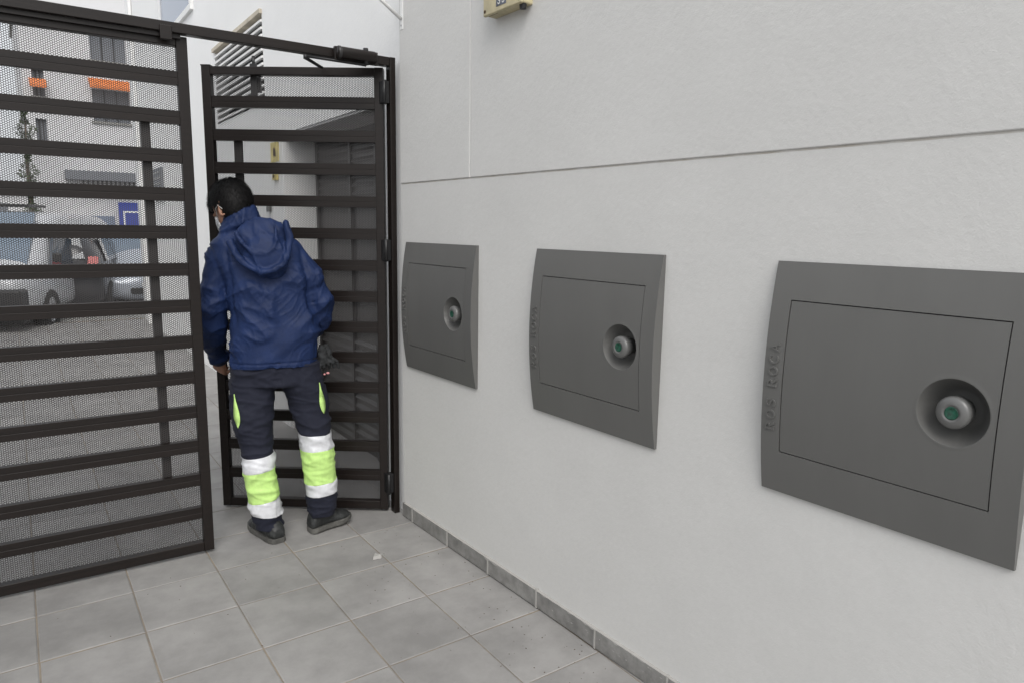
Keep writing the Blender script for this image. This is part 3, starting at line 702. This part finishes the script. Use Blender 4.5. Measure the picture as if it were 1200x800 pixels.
# pale hatchback facing the camera
HB = [(-3.9, .32, .85, 1.05, .74, .60), (-3.75, .22, .88, 1.36, .82, .60), (-2.9, .20, .90, 1.46, .85, .62), (-1.9, .20, .90, 1.46, .85, .62), (-1.15, .20, .92, 1.02, .85, .70), (-.35, .20, .78, .84, .83, .66), (-.02, .24, .62, .70, .76, .56), (.05, .30, .50, .58, .68, .5)]
WH = [(-.75, -.77), (-.75, .77), (-3.15, -.77), (-3.15, .77)]
def hatch_details(c, g=M['wglass'], tail=False):
    quad_panel('windscreen', [(-1.08, -.70, .99), (-1.08, .70, .99), (-1.82, .58, 1.42), (-1.82, -.58, 1.42)], g, c, .03)
    quad_panel('rear_window', [(-3.86, -.58, 1.0), (-3.86, .58, 1.0), (-3.66, .50, 1.34), (-3.66, -.50, 1.34)], M['cglass'], c, .03)
    for s_ in (-1, 1):
        quad_panel('side_window', [(-1.45, s_*.845, .96), (-2.35, s_*.845, .96), (-2.35, s_*.70, 1.36), (-1.85, s_*.69, 1.36)], M['cglass'], c, .02)
        quad_panel('side_window', [(-2.42, s_*.845, .96), (-3.3, s_*.84, .96), (-3.1, s_*.70, 1.36), (-2.42, s_*.70, 1.36)], M['cglass'], c, .02)
        quad_panel('headlight', [(-.02, s_*.72, .56), (-.0, s_*.44, .54), (-.12, s_*.46, .70), (-.22, s_*.74, .74)], M['lamp'], c, .025)
        quad_panel('tail_light', [(-3.90, s_*.60, .78), (-3.90, s_*.76, .78), (-3.80, s_*.76, 1.04), (-3.80, s_*.62, 1.04)], M['red'], c, .03)
        box('mirror', -1.50, -1.38, s_*.93-.08, s_*.93+.08, .96, 1.08, M['carp'], c, bevel=.03)
    box('grille', -.02, .085, -.42, .42, .36, .47, M['black'], c, bevel=.02)
    box('number_plate', .088, .098, -.24, .24, .49, .57, M['white'], c, bevel=.002)
c1 = car('pale_hatchback', uv(2.03, 13.9, -.10), TA+radians(-90-3), 'pale silver hatchback facing the gate, half hidden by the passage wall', HB, M['carp'], WH, 3.9, M['wglass'])
hatch_details(c1)
c2 = car('dark_hatchback', uv(1.15, 17.2, -.10), TA+radians(78), 'dark car with a red tail light, parked between the white van and the pale hatchback', HB, M['darkp'], WH, 3.9, M['cglass'])
hatch_details(c2, M['cglass'])

# ------------------------------------------------------------------ the man
PX = Vector((1.14, 3.22, 0)); PRZ = math.atan2(-.3337, .9427)
man = empty('person', PX, PRZ, 'man in navy hooded jacket and yellow-green banded work trousers, back turned, leaning through the gate', 'person')
def remeshed(mb, voxel, smooth=4, factor=.5):
    me = mb.me('tmp'); o = bpy.data.objects.new('tmp', me); C.objects.link(o)
    r = o.modifiers.new('r', 'REMESH'); r.mode = 'VOXEL'; r.voxel_size = voxel; r.use_smooth_shade = True
    if smooth: s_ = o.modifiers.new('s', 'SMOOTH'); s_.iterations = smooth; s_.factor = factor
    dg = bpy.context.evaluated_depsgraph_get(); dg.update()
    out = bpy.data.meshes.new_from_object(o.evaluated_get(dg)); bpy.data.objects.remove(o); bpy.data.meshes.remove(me)
    out.polygons.foreach_set('use_smooth', [True]*len(out.polygons))
    return out
def displace(me, fn):
    vs = me.vertices; N = [v.normal.copy() for v in vs]; P = [v.co.copy() for v in vs]
    for v, p, n in zip(vs, P, N): v.co = p+n*fn(p, n)
    me.update()
def ell(mb, c, r, T=None, nu=20, nv=14):
    R = []
    for j in range(1, nv):
        ph = pi*j/nv
        ring = []
        for i in range(nu):
            a = 2*pi*i/nu; p = Vector((c[0]+r[0]*sin(ph)*cos(a), c[1]+r[1]*sin(ph)*sin(a), c[2]+r[2]*cos(ph)))
            ring.append(T @ p if T else p)
        R.append(ring)
    mb.rings(R)
def loft(mb, st, n=28, sq=2.3):
    """st: (x, y, z, rx, ry[, rot]) horizontal super-ellipse rings"""
    R = []
    for s_ in st:
        x, y, z, rx, ry = s_[:5]; rot = s_[5] if len(s_) > 5 else 0
        ring = []
        for k in range(n):
            a = 2*pi*k/n; c, q = cos(a), sin(a)
            px = rx*math.copysign(abs(c)**(2/sq), c); py = ry*math.copysign(abs(q)**(2/sq), q)
            ring.append((x+px*cos(rot)-py*sin(rot), y+px*sin(rot)+py*cos(rot), z))
        R.append(ring)
    mb.rings(R)
def ridge(p, f, off=0., sharp=2.0):
    q = Vector((p.x*f[0]+off, p.y*f[1]+off*.7, p.z*f[2]+off*1.3)); return max(0, 1-abs(noise.noise(q))*2.6)**sharp
def rotv(p, a):  # rotate in the x-z plane
    return Vector((p.x*cos(a)+p.z*sin(a), p.y, -p.x*sin(a)+p.z*cos(a)))
def smooth01(a, b, x):
    t = min(1, max(0, (x-a)/(b-a))); return t*t*(3-2*t)

L_ARM = [(-.215, .100, 1.395), (-.300, .095, 1.345), (-.332, .085, 1.26), (-.345, .075, 1.12), (-.362, .15, 1.0), (-.366, .25, .905), (-.356, .335, .838)]
L_RAD = [.060, .070, .069, .064, .061, .055, .046]
R_ARM = [(-.070, .090, 1.40), (.015, .080, 1.355), (.085, .060, 1.26), (.134, .045, 1.15), (.135, .09, 1.07), (.122, .16, 1.01), (.105, .21, .985)]
R_RAD = [.060, .073, .071, .064, .060, .052, .046]
TORSO = [(-.079, .045, .842, .203, .142), (-.079, .045, .88, .205, .145), (-.077, .045, .98, .200, .142), (-.078, .05, 1.08, .197, .138), (-.083, .06, 1.18, .197, .136),
         (-.100, .07, 1.27, .207, .132), (-.128, .08, 1.35, .210, .122), (-.150, .09, 1.41, .185, .108), (-.170, .10, 1.455, .135, .092), (-.190, .115, 1.50, .088, .078), (-.200, .125, 1.53, .070, .070)]
# jacket
jk = MB()
loft(jk, TORSO, 36, 2.5)
jk.tube(L_ARM, L_RAD, 18); jk.tube(R_ARM, R_RAD, 18)
ell(jk, (-.270, .095, 1.360), (.080, .078, .075)); ell(jk, (-.010, .09, 1.375), (.085, .08, .078))
# standing collar leaning with the neck
cc = Vector((-.212, .108, 1.508))
for lift, rad, th in ((-.030, .083, .020), (-.008, .080, .017), (.012, .077, .015), (.030, .074, .0125)):
    cpts = []
    for k in range(27):
        a = 2*pi*k/25; cpts.append(cc+Vector((rad*cos(a)-lift*.2, rad*.93*sin(a)+lift*.25, lift+.034*cos(a)-.030*sin(a))))
    jk.tube(cpts, th, 10)
jme = remeshed(jk, .0052, 6)
def jf(p, n):
    arm = (p.x < -.275) or (p.x > .118 and p.z < 1.3)
    d = 0.
    mk1 = smooth01(-.15, .25, noise.noise(p*5.5+Vector((3, 1, 7)))); mk2 = smooth01(-.1, .3, noise.noise(p*6.5+Vector((9, 4, 2))))
    a1 = rotv(p, radians(36)); a2 = rotv(p, radians(-30)); a3 = rotv(p, radians(10))
    low = 1-smooth01(1.22, 1.42, p.z)
    d += .020*ridge(a1, (2.0, 3, 6.5), 1.3, 1.5)*low*(.35+.65*mk1)
    d += .015*ridge(a2, (2.4, 3, 9), 7.7, 1.6)*mk2*low
    d += .011*ridge(a3, (11, 4, 2.4), 3.1, 1.5)*(1-low*.6)*mk1
    d += .0022*ridge(p, (15, 12, 19), 11.)*mk2
    if arm: d += .014*ridge(rotv(p, radians(-22 if p.x < 0 else 34)), (3, 4, 13), 5., 1.6)*(.4+.6*mk2)
    w3 = p+Vector((noise.noise(p*9), noise.noise(p*9+Vector((5, 5, 5))), noise.noise(p*9+Vector((9, 2, 1)))))*.03
    d += .0030*ridge(rotv(w3, radians(52)), (9, 7, 30), 21., 3.)*mk1+.0032*ridge(rotv(w3, radians(-48)), (9, 7, 34), 31., 3.)*mk2
    d -= .009*low+.003
    # armholes and side creases
    for xs_ in (-.262, .085):
        d -= .010*math.exp(-((p.x-xs_-(p.z-1.2)*(-.05 if xs_ < 0 else -.15))/.012)**2)*smooth01(1.0, 1.12, p.z)*(1-smooth01(1.36, 1.44, p.z))*(1 if n.y < 0 else 0)
    # hem: stitched band drawn in a little, cord casing above
    d -= .0045*math.exp(-((p.z-.874-(p.x*.02))/.0035)**2)*(1 if p.x > -.3 and p.z < .9 and abs(p.x+.08) < .215 and p.y < .2 else 0)
    d -= .0030*math.exp(-((p.z-1.335)/.0030)**2)*(1 if n.y < -.3 and -.27 < p.x < .09 else 0)
    return d-.004
displace(jme, jf)
jo = link('jacket', jme, M['jacket'], man)
# hood: soft bag hanging to the right of the neck
hd_ = MB()
hc = Vector((-.108, -.042, 1.400))
Th = Matrix.Translation(hc) @ Matrix.Rotation(radians(-20), 4, 'Y') @ Matrix.Rotation(radians(-10), 4, 'X') @ Matrix.Diagonal((1.20, 1.25, 1.16, 1))
ell(hd_, (0, .01, .035), (.104, .040, .085), Th); ell(hd_, (0, -.006, -.030), (.088, .044, .088), Th); ell(hd_, (0, .012, -.085), (.045, .030, .045), Th)
rim = []
for k in range(25):
    a = pi*(.02+.96*k/24); rim.append(Th @ Vector((.106*cos(a)*(1 if k < 30 else 1), -.026-.014*sin(a), .085-.185*sin(a)**.8)))
hd_.tube(rim, [.016]*25, 8)
rim2 = [Th @ Vector((.070*cos(pi*k/18), -.036-.010*sin(pi*k/18), .085-.120*sin(pi*k/18))) for k in range(19)]
hd_.tube(rim2, [.007]*19, 8)
hme = remeshed(hd_, .0052, 4)
Thi = Th.inverted()
def hf(p, n):
    q = Thi @ p
    d = .0075*ridge(Vector((q.x, q.y, q.z)), (17, 8, 4.5), 2.2)+.004*ridge(q, (30, 10, 14), 8.)
    return d-.003
displace(hme, hf)
link('hood', hme, M['jacket'], jo)
# cuffs
for pts, r in ((L_ARM, .047), (R_ARM, .047)):
    a, b_ = Vector(pts[-2]), Vector(pts[-1]); t_ = (b_-a).normalized()
    MB().tube([b_-t_*.022, b_-t_*.018, b_+t_*.010, b_+t_*.013], [r*.97, r*1.03, r*.98, r*.80], 20).obj('cuff', M['lining'], jo, smooth=True)
# trousers
HIPS = [(-.079, .05, .93, .180, .125), (-.079, .05, .87, .190, .128), (-.078, .05, .80, .200, .128), (-.078, .048, .76, .203, .122)]
L_LEG = [(-.178, .05, .86, .100, .115), (-.184, .045, .76, .104, .108), (-.188, .035, .66, .098, .100), (-.188, .02, .56, .088, .092), (-.180, .01, .46, .073, .080), (-.172, .0, .42, .070, .078),
         (-.168, -.005, .36, .072, .080), (-.162, -.01, .28, .074, .080), (-.154, -.012, .20, .073, .078), (-.140, -.012, .12, .066, .074), (-.134, -.012, .065, .062, .070)]
R_LEG = [(.025, .05, .86, .100, .115), (.040, .045, .76, .098, .108), (.062, .045, .66, .090, .100), (.082, .04, .56, .082, .092), (.094, .03, .49, .074, .084), (.098, .025, .42, .073, .082),
         (.106, .02, .34, .074, .082), (.112, .02, .26, .074, .080), (.114, .02, .19, .072, .078), (.114, .02, .12, .068, .074), (.114, .02, .085, .062, .070)]
tr = MB(); loft(tr, HIPS, 32, 2.4); loft(tr, L_LEG, 26, 2.2); loft(tr, R_LEG, 26, 2.2)
ell(tr, (-.072, .05, .765), (.05, .09, .035))
# cargo pocket bellows
ell(tr, (-.262, .045, .665), (.032, .075, .085)); ell(tr, (.128, .055, .67), (.030, .07, .085))
tme_ = remeshed(tr, .0060, 4)
def tf(p, n):
    d = .0075*ridge(rotv(p, radians(20 if p.x < -.08 else -22)), (4, 4, 13), 4.4)+.0035*ridge(p, (14, 10, 24), 9.)
    k = smooth01(.62, .50, p.z) if False else (1-smooth01(.25, .48, abs(p.z-.5)))
    d += .005*ridge(rotv(p, radians(-15)), (5, 5, 22), 6.6)*k
    d += .007*ridge(p, (6, 6, 34), 2.6)*(1-smooth01(.10, .2, p.z))
    if -.10 < p.x < -.055 and p.z < .80: d -= .004
    return d-.003
displace(tme_, tf)
# split into navy cloth, reflective tape and fluorescent cloth along slanted cuts
cuts = {0: [(.425, .10), (.355, .14), (.205, .16), (.135, -.10)], 1: [(.505, -.04), (.428, .03), (.262, .05), (.200, .08)]}
bm = bmesh.new(); bm.from_mesh(tme_)
for leg, cs in cuts.items():
    cx_ = -.165 if leg == 0 else .10
    for (z, s_) in cs:
        n_ = Vector((-s_, 0, 1)).normalized()
        geom = [f for f in bm.faces if (f.calc_center_median().x < -.03) == (leg == 0)]
        es = set(e for f in geom for e in f.edges); vs_ = set(v for f in geom for v in f.verts)
        bmesh.ops.bisect_plane(bm, geom=list(geom)+list(es)+list(vs_), plane_co=(cx_, 0, z), plane_no=n_)
bm.faces.ensure_lookup_table()
sets = {}
for f in bm.faces:
    c = f.calc_center_median(); leg = 0 if c.x < -.03 else 1; cx_ = -.165 if leg == 0 else .10
    h = [z+s_*(c.x-cx_) for z, s_ in cuts[leg]]
    key = 'navy'
    if c.z < .56:
        if h[1] < c.z < h[0]: key = ('tape', leg, 0)
        elif h[2] < c.z < h[1]: key = ('hi', leg, 0)
        elif h[3] < c.z < h[2]: key = ('tape', leg, 1)
        elif c.z < h[3]: key = ('hem', leg, 0)
    sets.setdefault(key, []).append(f.index)
def submesh(bm, idx):
    mp = {}; V = []; F = []
    for i in idx:
        f = bm.faces[i]; q = []
        for v in f.verts:
            if v.index not in mp: mp[v.index] = len(V); V.append(v.co.copy())
            q.append(mp[v.index])
        F.append(q)
    m = bpy.data.meshes.new('part'); m.from_pydata(V, [], F); m.update(); return m
bm.verts.index_update(); bm.faces.index_update()
tro = link('trousers', submesh(bm, sets['navy']), M['trouser'], man, smooth=True)
for key, idx in sets.items():
    if key == 'navy': continue
    m = submesh(bm, idx)
    if key[0] == 'hem': link('trouser_hem', m, M['trouser'], tro, smooth=True); continue
    displace(m, lambda p, n: .0022)
    o = link('reflective_band' if key[0] == 'tape' else 'fluorescent_band', m, M['reflect'] if key[0] == 'tape' else M['hivis'], tro, smooth=True)
    so_ = o.modifiers.new('thick', 'SOLIDIFY'); so_.thickness = .0022; so_.offset = -1
from mathutils.bvhtree import BVHTree
bvh = BVHTree.FromBMesh(bm)
def piping(P, wd):
    """leaf-shaped strip laid on the trousers, seen from behind (P: list of x,z)"""
    V = []; F = []; n = 14
    for k in range(n+1):
        t = k/n; x = P[0][0]+(P[1][0]-P[0][0])*t; z = P[0][1]+(P[1][1]-P[0][1])*t
        hw = wd*(sin(pi*t**1.7)**.8)*.5+.0008; row = []
        for s_ in (-1, 0, 1):
            q = Vector((x+s_*hw, -1, z)); h = bvh.ray_cast(q, Vector((0, 1, 0)))
            y = h[0].y if h[0] is not None else (row[-1].y+.004 if row else .0)
            if row and abs(y-row[-1].y) > .03: y = row[-1].y+.012
            row.append(Vector((q.x, y-.005 if s_ else y-.009, z)))
        V += row
    for k in range(n):
        for j in range(2): a = 3*k+j; F.append((a, a+1, a+4, a+3))
    m = MB().add(V, F).me('piping', False); o = link('pocket_piping', m, M['hivis'], tro, smooth=True)
    s_ = o.modifiers.new('thick', 'SOLIDIFY'); s_.thickness = .003; s_.offset = 0
piping([(-.264, .730), (-.252, .575)], .026)
piping([(.117, .765), (.134, .612)], .024)
bm.free()

# body: one continuous figure under the clothes
bd = MB()
loft(bd, [(x, y+.004, z, rx*.80, ry*.78) for x, y, z, rx, ry in TORSO[:-2]], 28)
loft(bd, [(x, y, z, rx*.82, ry*.80) for x, y, z, rx, ry in HIPS], 24)
loft(bd, [(x, y, z, rx*.70, ry*.74) for x, y, z, rx, ry in L_LEG], 20); loft(bd, [(x, y, z, rx*.70, ry*.74) for x, y, z, rx, ry in R_LEG], 20)
HCt = Vector((-.247, .120, 1.583))
TH_ = Matrix.Translation(HCt) @ Matrix.Rotation(radians(44), 4, 'Z') @ Matrix.Rotation(radians(-34), 4, 'X') @ Matrix.Scale(1.06, 4)
ell(bd, (0, -.008, .018), (.073, .092, .090), TH_, 28, 20)
ell(bd, (0, .035, -.048), (.056, .058, .068), TH_, 24, 16)
ell(bd, (0, .060, -.098), (.030, .030, .022), TH_)
ell(bd, (0, .095, -.030), (.0105, .016, .024), TH_); ell(bd, (0, .104, -.044), (.014, .012, .010), TH_)
ell(bd, (0, .074, .004), (.050, .018, .012), TH_)
ell(bd, (0, .086, -.072), (.022, .010, .006), TH_); ell(bd, (0, .084, -.084), (.019, .010, .006), TH_)
bd.tube([TH_ @ Vector((0, -.020, -.030)), Vector((-.222, .098, 1.535)), Vector((-.202, .105, 1.46))], [.052, .051, .064], 18)
for s_ in (-1, 1):       # ears: rim, lobe and bowl
    er = [TH_ @ Vector((s_*(.071+.010*sin(pi*k/12)), -.012-.012*cos(pi*k/12*1.7-.3), -.020+.031*cos(pi*k/12*1.1))) for k in range(13)]
    bd.tube(er, [.0055]*13, 8); ell(bd, (s_*.073, -.004, -.018), (.007, .011, .020), TH_); ell(bd, (s_*.073, .004, -.046), (.007, .007, .010), TH_)
# arms under the sleeves and hands with five fingers
bd.tube(L_ARM, [r*.68 for r in L_RAD], 14); bd.tube(R_ARM, [r*.68 for r in R_RAD], 14)
def hand(wrist, dirv, palmn, side, curl=.9, spread=.13):
    """palm box + thumb + four bent fingers; dirv: wrist->knuckles, palmn: palm facing, side: +1/-1 thumb side sign"""
    d = Vector(dirv).normalized(); pn = Vector(palmn); pn = (pn-d*pn.dot(d)).normalized(); s_ = d.cross(pn)*side
    w0 = Vector(wrist)
    Rg = []
    for (t, hw, th) in ((-.03, .026, .019), (0, .027, .018), (.03, .036, .016), (.065, .041, .015), (.088, .040, .012)):
        ring = []
        for k in range(16):
            a = 2*pi*k/16; ring.append(w0+d*t+s_*hw*math.copysign(abs(cos(a))**.8, cos(a))+pn*th*math.copysign(abs(sin(a))**.8, sin(a)))
        Rg.append(ring)
    bd.rings(Rg)
    for i, (off, ln) in enumerate(((.031, .072), (.010, .080), (-.011, .074), (-.031, .058))):
        p = w0+d*.082+s_*off; dd = (d+s_*off*spread*20*.12).normalized(); P = [p-dd*.015, p]; ang = 0
        for q in (.42, .32, .26):
            ang += curl*(.55 if q > .4 else .75); di = dd*cos(ang)+pn*sin(ang); P.append(P[-1]+di*ln*q)
        bd.tube(P, [.0100, .0098, .0088, .0082, .0062], 9)
    p = w0+d*.022+s_*.030; t1 = (d*.72+s_*.60+pn*.35).normalized(); t2 = (d*.80+s_*.15+pn*.58).normalized()
    bd.tube([p-t1*.02, p, p+t1*.040, p+t1*.040+t2*.030, p+t1*.040+t2*.052], [.013, .0135, .0112, .0098, .0070], 9)
hand((-.352, .352, .822), (-.12, .55, -.62), (.35, .35, .25), -1, 1.15)
hand((.098, .232, .965), (-.10, .45, -.75), (-.85, .1, -.1), 1, .55)
bme = remeshed(bd, .0046, 3, .45)
link('body', bme, M['skin'], man)
# eyes and mask
for s_ in (-1, 1):
    e = MB(); ell(e, (s_*.030, .078, -.012), (.0125, .011, .0125), TH_, 14, 10); e.obj('eye', M['paper'], man, smooth=True)
mk = MB(); g_ = []
for j in range(9):
    tz = j/8; z = -.028-.088*tz; row = []
    for i in range(17):
        a = radians(-78+156*i/16); bulge = .012*sin(pi*tz)*cos(a)**2+(.014*math.exp(-((tz-.15)/.2)**2)*math.exp(-(a/.25)**2))
        r = (.066-.014*tz**2)+bulge+.004
        row.append(TH_ @ Vector((r*.98*sin(a), .028+.006*tz+r*1.03*cos(a), z+.002*sin(i*2.1+j))))
    g_.append(row)
V = [p for r in g_ for p in r]; F = [(j*17+i, j*17+i+1, (j+1)*17+i+1, (j+1)*17+i) for j in range(8) for i in range(16)]
mo = link('face_mask', MB().add(V, F).me('mask', False), M['mask'], man, smooth=True); so_ = mo.modifiers.new('t', 'SOLIDIFY'); so_.thickness = .0025
for s_ in (-1, 1):
    MB().tube([TH_ @ Vector((s_*.066, .040, -.034)), TH_ @ Vector((s_*.080, .012, -.006)), TH_ @ Vector((s_*.083, -.012, -.004)), TH_ @ Vector((s_*.080, -.022, -.030))], .0014, 6).obj('ear_loop', M['paper'], mo, smooth=True)
# hair: close cap with many short locks
hr_ = MB(); rh_ = random.Random(12)
def hairline(q):   # canonical head coords -> True where hair grows
    fr = q.y
    if q.y > .055: return q.z > .040
    if q.y > -.002: return q.z > .004+(q.y+.0)*.6
    return q.z > -.058+.2*max(0, (q.y+.03))
cap = MB(); ell(cap, (0, -.010, .018), (.0775, .0970, .0955), None, 40, 28)
cme = cap.me('cap'); bmh = bmesh.new(); bmh.from_mesh(cme)
bmesh.ops.delete(bmh, geom=[f for f in bmh.faces if not hairline(f.calc_center_median())], context='FACES')
for v in bmh.verts: v.co = TH_ @ (v.co+v.co.normalized()*.004*noise.noise(v.co*40))
bmh.to_mesh(cme); bmh.free()
ho = link('hair', cme, M['hair'], man, smooth=True)
k = 0
crown_ = Vector((0, -.05, .11))
while k < 8000:
    a = rh_.uniform(0, 2*pi); zz_ = rh_.uniform(-1, 1); rr_ = sqrt(1-zz_*zz_)
    n = Vector((rr_*cos(a), rr_*sin(a), zz_)); q = Vector((n.x*.0765, n.y*.096-.010, n.z*.0945+.018))
    if not hairline(q): continue
    k += 1
    away = (q-crown_); tang = (away-n*away.dot(n)).normalized() if away.length > .01 else Vector((1, 0, 0))
    top = smooth01(.0, .09, q.z)
    tip = q+n*(.004+.007*top*rh_.random()+.001+(.009*rh_.random() if q.y > .02 else 0))+tang*(.020+.016*rh_.random())+Vector((rh_.gauss(0, .0025), rh_.gauss(0, .0025), rh_.gauss(0, .0025)))
    if q.y > .05: tip += Vector((0, .008, .002))
    s1 = tang.cross(n).normalized(); wdt = rh_.uniform(.0007, .0015); mid = (q+tip)/2+n*.004
    A = [q-s1*wdt, q+s1*wdt, mid+s1*wdt*.9, tip, mid-s1*wdt*.9]
    hr_.add([TH_ @ p for p in A], [(0, 1, 2, 4), (4, 2, 3)])
lo = link('locks', hr_.me('locks', False), M['hair'], ho); lo['kind'] = 'stuff'
# shoes
def shoe(heel, ang, dz=0, pitch=0, sc=1.0):
    ro = MB(); SL = .285
    st = [(-.005, .026, .012, .070), (.012, .038, .010, .098), (.045, .041, .010, .118), (.085, .042, .010, .122), (.115, .043, .010, .105), (.15, .047, .010, .083), (.19, .051, .010, .068), (.225, .051, .010, .061), (.255, .044, .012, .054), (.275, .030, .014, .044), (.283, .014, .018, .034)]
    R = []
    for (x, hw, z0_, z1_) in st:
        ring = []
        for kk in range(20):
            a = 2*pi*kk/20; c, s_ = cos(a), sin(a)
            zc_ = (z0_+z1_)/2; hz = (z1_-z0_)/2
            ww = hw*(1-.32*smooth01(-.1, 1, s_)*(1 if x < .14 else .8))
            ring.append((x, ww*math.copysign(abs(c)**.75, c)+.008*sin(pi*x/SL), zc_+hz*math.copysign(abs(s_)**.8, s_)))
        R.append(ring)
    ro.rings(R)
    T_ = Matrix.Translation(Vector((heel[0], heel[1], dz))) @ Matrix.Rotation(ang, 4, 'Z') @ Matrix.Rotation(pitch, 4, 'Y') @ Matrix.Diagonal((sc, 1, 1, 1))
    me = remeshed(ro, .0042, 3)
    def sf(p, n): return .0022*ridge(p, (70 if .12 < p.x < .2 else 26, 18, 22), 3.3)-(.0018 if abs(p.x-.075-.25*(p.z-.05)) < .002 or abs(p.z-.024) < .0018 else 0)
    displace(me, sf); me.transform(T_); up_ = link('shoe', me, M['shoe'], man)
    so_ = MB(); out = []
    for x, hw in ((-.009, .020), (.0, .034), (.02, .0435), (.06, .045), (.10, .0445), (.15, .050), (.20, .0555), (.235, .0545), (.262, .045), (.282, .028), (.290, .012)): out.append((x, hw))
    P2 = [(x, -h_+.008*sin(pi*max(0, x)/SL)) for x, h_ in out]+[(x, h_+.008*sin(pi*max(0, x)/SL)) for x, h_ in out[::-1]]
    lift = lambda x: .012*smooth01(.20, .29, x)
    Rz = [[(x*s1, y*s1, z+lift(x)) for x, y in P2] for z, s1 in ((0, .97), (.004, 1.0), (.020, 1.0), (.024, .975))]
    m2 = so_.rings(Rz).me('sole'); m2.transform(T_); link('sole', m2, M['sole'], up_, bevel=0)
    lc = MB()
    for i in range(4):
        x = .118+.019*i; z = .103-.0105*i
        lc.tube([(x, -.018, z-.004), (x+.006, .0, z+.0035), (x, .030, z-.004)], .0026, 6)
    m3 = lc.me('laces'); m3.transform(T_); link('laces', m3, M['black'], up_, smooth=True)
    tg = MB().box(.092, .112, -.016, .026, .10, .142).me('tongue'); tg.transform(T_); link('tongue', tg, M['black'], up_, bevel=.006)
shoe((-.092, -.080), math.atan2(.26, -.12), .0)
shoe((.056, -.010), math.atan2(.11, .20), .006, radians(-2.5), .78)

# work gloves hanging at the right hip
gv = empty('work_gloves', man.matrix_world @ Vector((0, 0, 0)), 0)
gv.location = PX+Vector((cos(PRZ)*.150-sin(PRZ)*.03, sin(PRZ)*.150+cos(PRZ)*.03, .92)); gv.rotation_euler = (0, 0, PRZ)
tagp(gv, 'dark knitted work gloves dangling at the right hip of the man in the navy jacket', 'gloves')
rg = random.Random(5)
for q in range(2):
    g2 = MB(); ox = -.012+.022*q; oy = -.006+.02*q
    ell(g2, (ox, oy, -.040), (.024, .016, .042)); ell(g2, (ox-.004, oy, -.006), (.018, .014, .022))
    for i in range(5):
        a = -.05+.022*i+q*.012
        P = [(ox-.016+.010*i, oy, -.055), (ox-.018+.012*i+a*.3, oy-.004, -.085+.004*i), (ox-.020+.014*i+a*.35, oy-.002+.004*q, -.118+.010*i*(1-q)+.012*q)]
        g2.tube(P, [.0085, .0080, .0062], 8)
    gm = remeshed(g2, .0036, 3); displace(gm, lambda p, n: .002*ridge(p, (30, 20, 60), 1.+q))
    link('glove', gm, M['glove'], gv)
MB().tube([(-.028, 0, .015), (-.012, -.004, -.006), (-.016, 0, -.02)], .004, 8).obj('clip', M['black'], gv, smooth=True)
ge = MB(); ell(ge, (.010, -.010, -.122), (.008, .006, .006)); ell(ge, (-.006, -.008, -.128), (.006, .005, .005)); ge.obj('fingertip', M['glovetip'], gv, smooth=True)

# ------------------------------------------------------------------ small litter on the tiles
def litter(loc, pts, m, label, h=.004, name='paper_scrap', cat='litter'):
    mb = MB(); n = len(pts)
    mb.add([(x, y, 0) for x, y in pts]+[(x*.8, y*.8, h) for x, y in pts], [tuple(range(n))[::-1], tuple(range(n, 2*n))]+[(i, (i+1) % n, n+(i+1) % n, n+i) for i in range(n)])
    o = mb.obj(name, m, loc=(*loc, .0012)); tagp(o, label, cat); return o
litter((1.338, 2.765), [(-.026, -.012), (.014, -.02), (.026, -.004), (.006, .008), (.004, .026), (-.008, .012)], M['smear'], 'crumpled white scrap lying on the floor tiles between the man and the wall', .014)
gr_ = MB(); rg2 = random.Random(31)
for k in range(150):
    y = rg2.uniform(1.5, 3.15); x = WX-.02-abs(rg2.gauss(0, .22)) if k < 100 else rg2.uniform(-.2, 1.6); a = rg2.uniform(.0012, .0042); h = rg2.uniform(.0008, .002); t_ = rg2.uniform(0, 3)
    c_, s_ = cos(t_)*a, sin(t_)*a
    gr_.add([(x-c_, y-s_, .0006), (x+s_*.6, y-c_*.6, .0006), (x+c_, y+s_, .0006), (x-s_*.6, y+c_*.6, .0006), (x, y, h+.0006)], [(0, 1, 4), (1, 2, 4), (2, 3, 4), (3, 0, 4)])
tagp(gr_.obj('floor_grit', M['brownrust']), 'scattered brown grit on the tiles along the foot of the wall', kind='stuff')
